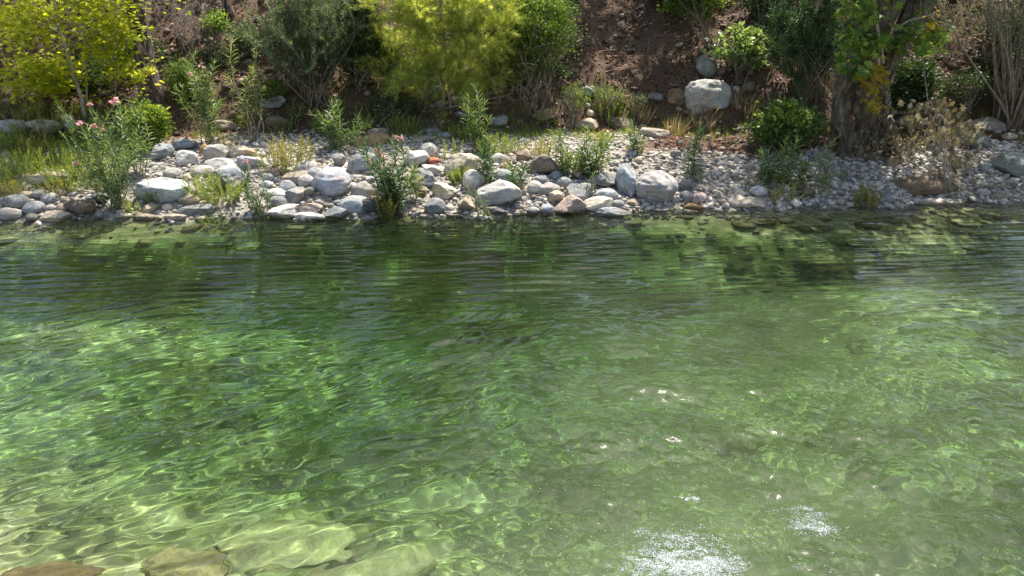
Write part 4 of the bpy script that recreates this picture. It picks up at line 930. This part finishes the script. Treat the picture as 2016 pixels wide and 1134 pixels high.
limb([(1640, 300), (1646, 240), (1650, 190), (1662, 140), (1680, 90)], [10, 11, 11, 11, 12], 4, dy=.3)
limb([(1700, 330), (1690, 300), (1684, 260)], [14, 13, 10], 5, dy=-.08)
limb([(1760, 300), (1748, 270), (1744, 230)], [22, 18, 14], 6, dy=.0)
tr.build('trunk', M_BARK_PLANE, o, origin=B)
for (pl, rad) in [([(1738, 125), (1735, 95), (1728, 60), (1722, 20), (1725, -60)], .030), ([(1760, 60), (1790, 40), (1830, 30)], .016), ([(1640, -20), (1670, 10), (1700, 20)], .02)]:
    st = Soup(); tube(st, np.array([W(a, b, Y0 - .32) for a, b in pl]), rad, rad * .6, 7, rough=.1); st.build('branch', M_BARK_PALE, o, origin=B)
def spray(boxes, m, n, Lf, seed, dy=-.4, droop=.5):
    """each spray of leaves hangs on its own twig"""
    r = np.random.default_rng(seed)
    for (x0, y0, x1, y1, w_) in boxes:
        sf = Soup(); st = Soup(); nn = int(n * w_); c0 = W((x0 + x1) / 2, (y0 + y1) / 2, Y0 + dy + .1)
        for j in range(max(nn // 7, 2)):
            c = W(r.uniform(x0, x1), r.uniform(y0, y1), Y0 + dy + r.normal(0, .15)); Q = c + r.normal(0, .07, (7, 3)); tube(sf, curve(c0, c, .1, 5, r), .004, .0018, 3, tint=0.)
            leaves(sf, TPL, Q, unit(r.normal(0, 1, (7, 3)) * [1, 1, .4] + [0, -.3, -droop]), Lf * r.uniform(.65, 1.2, 7), np.clip(r.normal(.5, .25, 7), 0, 1), roll=.45, r=r)
        sf.build('leaf_spray', m, o, origin=B)
spray([(1660, 65, 1745, 100, 1), (1650, -70, 1740, 45, 1.6), (1655, 95, 1715, 140, .6), (1755, 50, 1855, 100, 1.1), (1755, -70, 1890, 20, .6)], M_PLANE_G, 125, .17, 91)
spray([(1698, 136, 1742, 168, 1), (1697, 185, 1732, 215, .5), (1836, 42, 1844, 48, .2)], M_PLANE_O, 120, .12, 92, dy=-.5)
rr_ = np.random.default_rng(93); sf = Soup(); C = np.stack([rr_.uniform(3.9, 12, 620), rr_.uniform(Y0 - 1.2, Y0 + 3.4, 620), rr_.uniform(4.6, 7.6, 620)], -1)
C = C[(fbm(C[:, 0] * .7, C[:, 1] * .7, C[:, 2] * .5, 95, 2) > -.12)]; Q = np.repeat(C, 26, 0); Q = Q + rr_.normal(0, .22, Q.shape)
leaves(sf, TPL, Q, unit(rr_.normal(0, 1, Q.shape) * [1, 1, .4]), rr_.uniform(.1, .17, len(Q)), rr_.random(len(Q)) * .8, roll=.4, r=rr_); sf.build('crown', M_PLANE_G, o, origin=B)

# --- dead plane branch lying by the trunk
r = np.random.default_rng(96); P, s_ = G(1862, 388); o, B = new_plant('dead_branch', P, 'fallen plane branch with hanging dead beige leaves on the right gravel', 'branch'); sf = Soup()
tips = [(1800, 210), (1835, 205), (1865, 212), (1800, 240), (1830, 240), (1895, 245), (1880, 262), (1905, 265), (1835, 275), (1860, 290), (1895, 300), (1870, 318), (1790, 285), (1855, 335), (1815, 355)]
for j, (a, b) in enumerate(tips):
    tip = W(a, b, B[1] + r.uniform(.15, .7)); st = Soup(); c_ = curve(B + r.normal(0, .03, 3), tip, .1, 7, r, sag=-.08); tube(st, c_, .009 if j < 4 else .005, .003, 5); st.build('twig', M_TWIG, o, origin=B)
    m_ = 24; Q = tip + r.normal(0, .11, (m_, 3)) * [1.4, 1, .6]; leaves(sf, TPL, Q, unit(r.normal(0, .4, (m_, 3)) + [0, 0, -1]), r.uniform(.08, .15, m_), r.random(m_), up=r.normal(0, 1, (m_, 3)), roll=.3, r=r)
sf.build('foliage', M_DEAD, o, origin=B)
P, s_ = G(1752, 322); o, B = new_plant('dead_branch', P, 'heap of withered brown plane leaves against the foot of the old plane trunk', 'branch'); sf = Soup()
for j in range(16):
    tip = W(r.uniform(1695, 1800), r.uniform(268, 322), B[1] + r.uniform(-.1, .1)); st = Soup(); tube(st, curve(B, tip, .1, 5, r), .005, .002, 4); st.build('twig', M_TWIG, o, origin=B)
    m_ = 24; Q = tip + r.normal(0, .09, (m_, 3)); leaves(sf, TPL, Q, unit(r.normal(0, .5, (m_, 3)) + [0, 0, -1]), r.uniform(.05, .1, m_), r.random(m_) * .5, up=r.normal(0, 1, (m_, 3)), roll=.3, r=r)
sf.build('foliage', M_DEAD, o, origin=B)
# driftwood stick and thin hanging creeper
def stick(pl, rad, label, name='stick', cat='stick', m=M_STEM, dy=0, taper=.5):
    P, _ = G(*pl[0]); Bz = np.array([P[0], P[1], float(ground_z(P[0], P[1]))]); pts = np.array([W(a, b, P[1] + dy * i) for i, (a, b) in enumerate(pl)]); k = 12; t0 = np.linspace(0, 1, len(pl)); t1 = np.linspace(0, 1, k)
    pp = np.stack([np.interp(t1, t0, pts[:, i]) for i in range(3)], -1); pp[1:-1] = (pp[:-2] + 2 * pp[1:-1] + pp[2:]) / 4
    s = Soup(); tube(s, pp - Bz, rad, rad * taper, 6, rough=.2); oo = s.build(name, m); oo.location = Bz; tag(oo, label, cat)
stick([(1420, 306), (1438, 292), (1455, 280), (1462, 272)], .016, 'dark curved stick propped on the gravel beside the low dark bush', dy=.12)
stick([(1838, 330), (1831, 230), (1820, 150), (1814, 70), (1812, -60)], .007, 'thin pale creeper hanging straight down right of the old plane tree', 'creeper', 'creeper', M_TWIG, taper=.8)
stick([(1915, 395), (1880, 360), (1855, 345), (1840, 350)], .014, 'bent grey stick leaning among the dead leaves on the right gravel', dy=.05, m=M_TWIG)
stick([(375, 262), (392, 285), (382, 262), (368, 236)], .012, 'short reddish stick on the gravel behind the tall oleanders', dy=.05)

# --- oleanders on the bar
oleander(232, 412, 215, 130, 22, M_OLE, 'large oleander clump with pink flowers overhanging the left shore', 110, flowers=[(178, 207), (230, 199), (186, 249), (202, 257), (222, 204), (150, 323), (160, 245)], tb=(.2, .9), Lf=.11)
oleander(270, 345, 150, 60, 8, M_OLE, 'leafy oleander standing just behind the large flowering clump', 111, tb=(.3, 1))
oleander(413, 284, 172, 92, 12, M_OLE, 'tall dark-leaved oleander with bare stems at the left back of the bar', 112, flowers=[(398, 130), (375, 147)], bare=.12)
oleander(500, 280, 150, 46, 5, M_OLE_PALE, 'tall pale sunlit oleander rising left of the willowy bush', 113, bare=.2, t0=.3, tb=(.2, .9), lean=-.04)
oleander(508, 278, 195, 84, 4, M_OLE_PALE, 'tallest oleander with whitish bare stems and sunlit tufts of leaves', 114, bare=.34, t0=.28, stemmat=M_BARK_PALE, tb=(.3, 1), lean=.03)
oleander(590, 250, 60, 26, 3, M_OLE, 'single small oleander in the shade left of the back weeds', 115)
oleander(672, 292, 100, 112, 12, M_OLE, 'bushy oleander with one pink bloom at the back of the bar', 116, flowers=[(661, 191)])
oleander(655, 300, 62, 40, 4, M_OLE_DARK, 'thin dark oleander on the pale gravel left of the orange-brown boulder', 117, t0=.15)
oleander(512, 424, 105, 52, 9, M_OLE_DARK, 'short dark oleander at the water with one pink bloom', 118, flowers=[(486, 319)], t0=.12, Lf=.09)
oleander(775, 422, 150, 92, 12, M_OLE_DARK, 'oleander with pink blossoms growing from the waterline in the middle', 119, flowers=[(779, 272), (742, 300), (748, 306), (727, 318), (755, 313), (752, 331), (790, 274)], t0=.2, tb=(.3, 1))
weed(765, 425, 62, 70, 26, M_WEED_Y, 'yellowing withered undergrowth around the base of the pink oleander', 120, Lf=.05)
oleander(822, 392, 72, 36, 5, M_OLE_PALE, 'spindly pale oleander left of the egg-shaped boulder', 121, t0=.3)
oleander(945, 300, 125, 56, 9, M_OLE, 'upright oleander at the back centre of the bar', 122, t0=.15)
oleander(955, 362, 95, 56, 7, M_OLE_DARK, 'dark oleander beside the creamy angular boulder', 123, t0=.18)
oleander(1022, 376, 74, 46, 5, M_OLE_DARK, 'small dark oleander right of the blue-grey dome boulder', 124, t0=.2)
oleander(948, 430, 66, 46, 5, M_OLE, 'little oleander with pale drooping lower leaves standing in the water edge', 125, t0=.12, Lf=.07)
oleander(922, 410, 40, 26, 3, M_OLE_DARK, 'tiny oleander seedling beneath the whitish boulder in the centre', 126, t0=.2, Lf=.06)
oleander(1108, 348, 100, 40, 7, M_OLE, 'leftmost oleander of the right-centre row with soft green weeds', 127, t0=.15)
oleander(1170, 352, 108, 60, 9, M_OLE, 'tallest oleander of the right-centre row above the striped boulder', 128, t0=.12)
oleander(1140, 350, 70, 40, 6, M_OLE_DARK, 'middle oleander of the right-centre row', 129, t0=.12)
oleander(1163, 385, 50, 30, 3, M_OLE_DARK, 'small oleander sprig drooping over the greenish grey boulder', 130, t0=.2, Lf=.07)
oleander(1250, 305, 66, 32, 5, M_OLE_DARK, 'dark oleander alone on the gravel left of the flat cream rock', 131, t0=.1)
oleander(1356, 352, 118, 46, 4, M_OLE_DARK, 'thin tall dark oleander on the open gravel left of the dark stick', 132, t0=.15)
oleander(1378, 360, 34, 34, 3, M_OLE_DARK, 'low leaning oleander shoot right of the thin tall one', 133, t0=.1, Lf=.08)
oleander(1560, 375, 118, 80, 9, M_OLE, 'bright-tipped oleander in front of the low dark bush', 134, t0=.22, tb=(.2, .9), bare=.08)
oleander(1505, 368, 95, 56, 7, M_OLE_DARK, 'broad dark oleander left of the bright-tipped one', 135, t0=.2)
oleander(1616, 388, 112, 48, 5, M_OLE_PALE, 'sunlit oleander in front of the plane trunk', 136, t0=.2, bare=.1)
oleander(1484, 372, 32, 44, 4, M_OLE_PALE, 'small pale oleander shoot above the bright white stone', 137, t0=.05, Lf=.08)
oleander(1650, 352, 30, 34, 3, M_OLE, 'tiny bluish oleander sprout on the gravel right of the sunlit one', 138, t0=.05, Lf=.07)
oleander(1955, 380, 30, 30, 4, M_OLE, 'small green sprout on the gravel near the right shore', 139, t0=.1, Lf=.05, name='sprout', cat='plant')
oleander(1870, 388, 40, 56, 6, M_OLE_DARK, 'thin-leaved dark sprout beside the bent grey stick', 140, t0=.1, Lf=.06, name='sprout', cat='plant')

# --- weeds and grass tufts, each its own thing
weed(428, 398, 66, 112, 80, M_WEED, 'bright green feathery weeds between the blocky and the pale blue boulder', 150)
weed(305, 400, 44, 36, 14, M_WEED, 'green weed growing in front of the blocky blue-grey boulder', 151)
weed(255, 422, 34, 46, 16, M_WEED, 'small green weed at the water right of the big oleander', 152)
weed(565, 335, 84, 108, 70, M_WEED_Y, 'sparse golden-green weeds on the sunlit pale gravel', 153)
weed(450, 300, 46, 30, 12, M_WEED_Y, 'thin yellow weed under the tall oleanders', 154)
weed(78, 262, 78, 110, 50, M_WEED_Y, 'tall pale yellow spiky weeds in front of the flat white rock', 155)
weed(150, 360, 70, 110, 60, M_WEED, 'lime green weeds left of the big oleander', 156)
weed(38, 350, 66, 110, 60, M_WEED, 'grassy green weeds at the far left bank', 157)
weed(100, 325, 56, 110, 50, M_WEED, 'mid-green weeds behind the sandy ledge', 158)
weed(15, 385, 50, 60, 26, M_WEED_Y, 'sparse yellowish weeds at the left edge above the water pile', 159)
weed(905, 362, 44, 46, 36, M_WEED, 'soft round green tuft in front of the creamy angular boulder', 160)
weed(795, 268, 54, 70, 34, M_WEED, 'green weeds behind the orange-brown boulder', 161)
weed(640, 266, 40, 70, 34, M_WEED, 'green weeds at the foot of the bushy back oleander', 162)
weed(735, 245, 40, 60, 24, M_WEED, 'shaded green weeds at the edge of the slope beneath the dark shrub', 163)
weed(970, 308, 60, 60, 40, M_WEED, 'dense green weeds right of the upright centre oleander', 164)
weed(1010, 302, 40, 50, 26, M_WEED, 'short green weeds behind the brown stone', 165)
weed(1060, 310, 46, 80, 36, M_WEED_Y, 'yellow-green weeds behind the large brown boulder', 166)
weed(1130, 345, 56, 60, 40, M_WEED, 'soft green weeds at the feet of the right-centre oleanders', 167)
weed(1185, 290, 40, 40, 24, M_WEED, 'rounded green weed behind the tallest right-centre oleander', 168)
weed(1250, 305, 30, 36, 16, M_WEED_Y, 'yellow-green weed at the foot of the lone dark oleander', 169)
weed(1540, 372, 46, 110, 40, M_WEED, 'yellow-green weeds under the right oleanders', 170)
weed(1703, 408, 56, 52, 40, M_WEED_Y, 'yellow and green tuft standing in the water edge at the right', 171)
weed(1525, 402, 36, 34, 12, M_WEED_Y, 'thin pale weed at the right end of the long cream slab', 172)
weed(885, 318, 60, 30, 12, M_WEED, 'thin upright weed behind the creamy angular boulder', 173)
weed(1000, 345, 50, 30, 14, M_WEED_Y, 'pale grass-like weed between dome boulder and brown stone', 174)
weed(1385, 248, 52, 60, 24, M_DRY, 'straw-coloured grass tuft below the biggest pale boulder', 175, grass=1, name='grass_tuft', cat='grass tuft')
weed(1330, 262, 50, 44, 18, M_DRY, 'dry orange grass tuft left of the straw-coloured tuft', 176, grass=1, name='grass_tuft', cat='grass tuft')
weed(1262, 235, 56, 40, 16, M_DRY, 'dry upright grass on the slope foot left of the ochre ribbed rock', 177, grass=1, name='grass_tuft', cat='grass tuft')
weed(1460, 215, 50, 70, 22, M_DRY, 'bleached grass to the right of the biggest pale boulder', 178, grass=1, name='grass_tuft', cat='grass tuft')
weed(1200, 235, 46, 70, 34, M_WEED, 'grey-green weeds beside the grey slab on the slope', 179)
weed(415, 440, 50, 50, 10, M_OLE, 'reedy grass standing in the shallows left of the short dark oleander', 180, grass=1, name='grass_tuft', cat='grass tuft')
weed(905, 275, 40, 60, 24, M_WEED, 'low green weeds beneath the young pine at the edge of the bar', 181)
weed(560, 262, 34, 60, 20, M_WEED, 'low weeds at the left back edge of the pale gravel', 182)
weed(1880, 330, 30, 40, 8, M_WEED, 'small weed under the hanging dead leaves', 183)

# --- ground cover nobody could count
def lit_spots():
    L = []
    for px, py, rad in ((1395, 190, .75), (1460, 100, .8), (1320, 255, .9), (1480, 215, .5), (1400, 268, .9), (1590, 190, .5), (1180, 150, .4), (1880, 130, .35), (600, 150, .4), (440, 70, .4), (940, 140, .5), (1040, 120, .6), (1700, 60, .5), (1730, 160, .45), (1860, 240, .5), (340, 150, .4)):
        P, _ = G(px, py); L.append((P[0], P[1], rad))
    return L
LIT = lit_spots()
g = np.random.default_rng(33)
N = 76000; x = g.uniform(-12.5, 12.5, N); y = shore(x) + g.uniform(1.2, 9.5, N); sl_ = f_slope(x, y, 0 * x); keep = g.random(N) < sl_ * (.55 + .45 * (vnoise(x * 1.7, y * 1.7, 0, 8) > -.3)); x, y = x[keep], y[keep]
sf = Soup(); n = len(x); D = np.stack([g.normal(0, 1, n), g.normal(0, 1, n), g.normal(.0, .35, n)], -1)
leaves(sf, T_QUAD, np.stack([x, y, ground_z(x, y) + .008 + .012 * g.random(n)], -1), D, g.uniform(.025, .075, n), np.clip(g.beta(1.6, 2.6, n) + .1 * vnoise(x, y, 0, 2), 0, 1), roll=.35, r=g)
tw_n = 2600; i_ = g.integers(0, n, tw_n); leaves(sf, (T_NEEDLE[0] * np.array([.7, 1, 1]), T_NEEDLE[1]), np.stack([x[i_], y[i_], ground_z(x[i_], y[i_]) + .02], -1), np.stack([g.normal(0, 1, tw_n), g.normal(0, 1, tw_n), g.normal(.1, .2, tw_n)], -1), g.uniform(.1, .5, tw_n), g.uniform(.5, 1, tw_n), r=g)
tag(sf.build('leaf_litter', M_LITTER), 'brown and reddish fallen leaves carpeting the slope', 'leaf litter', kind='stuff')
N = 5200; x = g.uniform(-9.5, 9.8, N); y = shore(x) + HS(x) + g.normal(0, .35, N) * 1.0; dens = (vnoise(x * 1.3, y * 1.6, 0, 18) > -.1) & ~((x > 2.2) & (g.random(N) < .75)); x, y = x[dens], y[dens]
x2 = g.uniform(-9.6, -6.0, 3000); y2 = shore(x2) + g.uniform(.7, 3.4, 3000); x = np.concatenate([x, x2]); y = np.concatenate([y, y2])
sf = Soup(); n = len(x); m_ = 7; Q = np.repeat(np.stack([x, y, ground_z(x, y)], -1), m_, 0) + g.normal(0, .03, (n * m_, 3)) * [1, 1, 0]
leaves(sf, T_blade(), Q, g.normal(0, .4, (n * m_, 3)) + [0, 0, 1], g.uniform(.05, .17, n * m_), np.clip(np.repeat(g.beta(1.5, 1.5, n), m_) + g.normal(0, .1, n * m_), 0, 1), up=g.normal(0, 1, (n * m_, 3)), r=g)
tag(sf.build('grass', M_WEED), 'short green ground cover along the foot of the slope', 'grass', kind='stuff')

# --- the wood on the hillside above the picture: unseen crowns added and shaped to shade the slope and mirror in the river
C = []; Rr = []
for k in range(125):
    tx = g.uniform(-15, 15); ty = 15.5 + (g.random() ** .8) * 22; gz = float(ground_z(tx, ty)); H = g.uniform(5.5, 8.5) if ty < 19 else g.uniform(5, 10)
    for j in range(26):
        C.append([tx + g.normal(0, 1.35), ty + g.normal(0, 1.2), gz + H + g.normal(0, 1.1) * (1.2 if ty > 19 else .7)]); Rr.append(g.uniform(.35, .7))
C = np.array(C); Rr = np.array(Rr)
lowlim = CAMH + .55 + .03 * C[:, 1]; ok = (C[:, 2] > lowlim) | (C[:, 1] > 21)
pr_ = C - SUN[None] * ((C[:, 2] - 1.3) / SUN[2])[:, None]; up = pr_[:, 1] - shore(pr_[:, 0]) - HS(pr_[:, 0])
ok &= ~(up < .15 + .3 * vnoise(C[:, 0], C[:, 1], 0, 3))
for lx, ly, lr in LIT: ok &= (np.hypot(pr_[:, 0] - lx, pr_[:, 1] - ly) > lr + Rr * .5)  # crowns cleared where sun spots should fall on the ground
for lx, ly, lr in ((-6.8, 13.5, 1.8), (-1.1, 14.6, 2.2)):            # openings cut so sun reaches the sapling and the young pine
    for zz in (2., 3.): q = C - SUN[None] * ((C[:, 2] - zz) / SUN[2])[:, None]; ok &= (np.hypot(q[:, 0] - lx, q[:, 1] - ly) > lr)
for q_ in (-.42, -.22, -.04): ok &= ~((np.abs(C[:, 0] / C[:, 1] - q_) < .035) & (C[:, 1] > 15))      # gaps cut so sky between the crowns mirrors in the water
C = C[ok]; Rr = Rr[ok]; m_ = 54; Q = np.repeat(C, m_, 0) + g.normal(0, .5, (len(C) * m_, 3)) * np.repeat(Rr, m_)[:, None]
sf = Soup(); leaves(sf, T_QUAD, Q, g.normal(0, 1, Q.shape) + [0, 0, -.1], g.uniform(.12, .26, len(Q)), g.random(len(Q)), roll=1, r=g)
tag(sf.build('shade_woodland', M_WOOD), 'unseen dark wood above the river, shaped to shade the slope', 'shade_woodland', kind='stuff')
print('PLANTS done', len(col.objects))
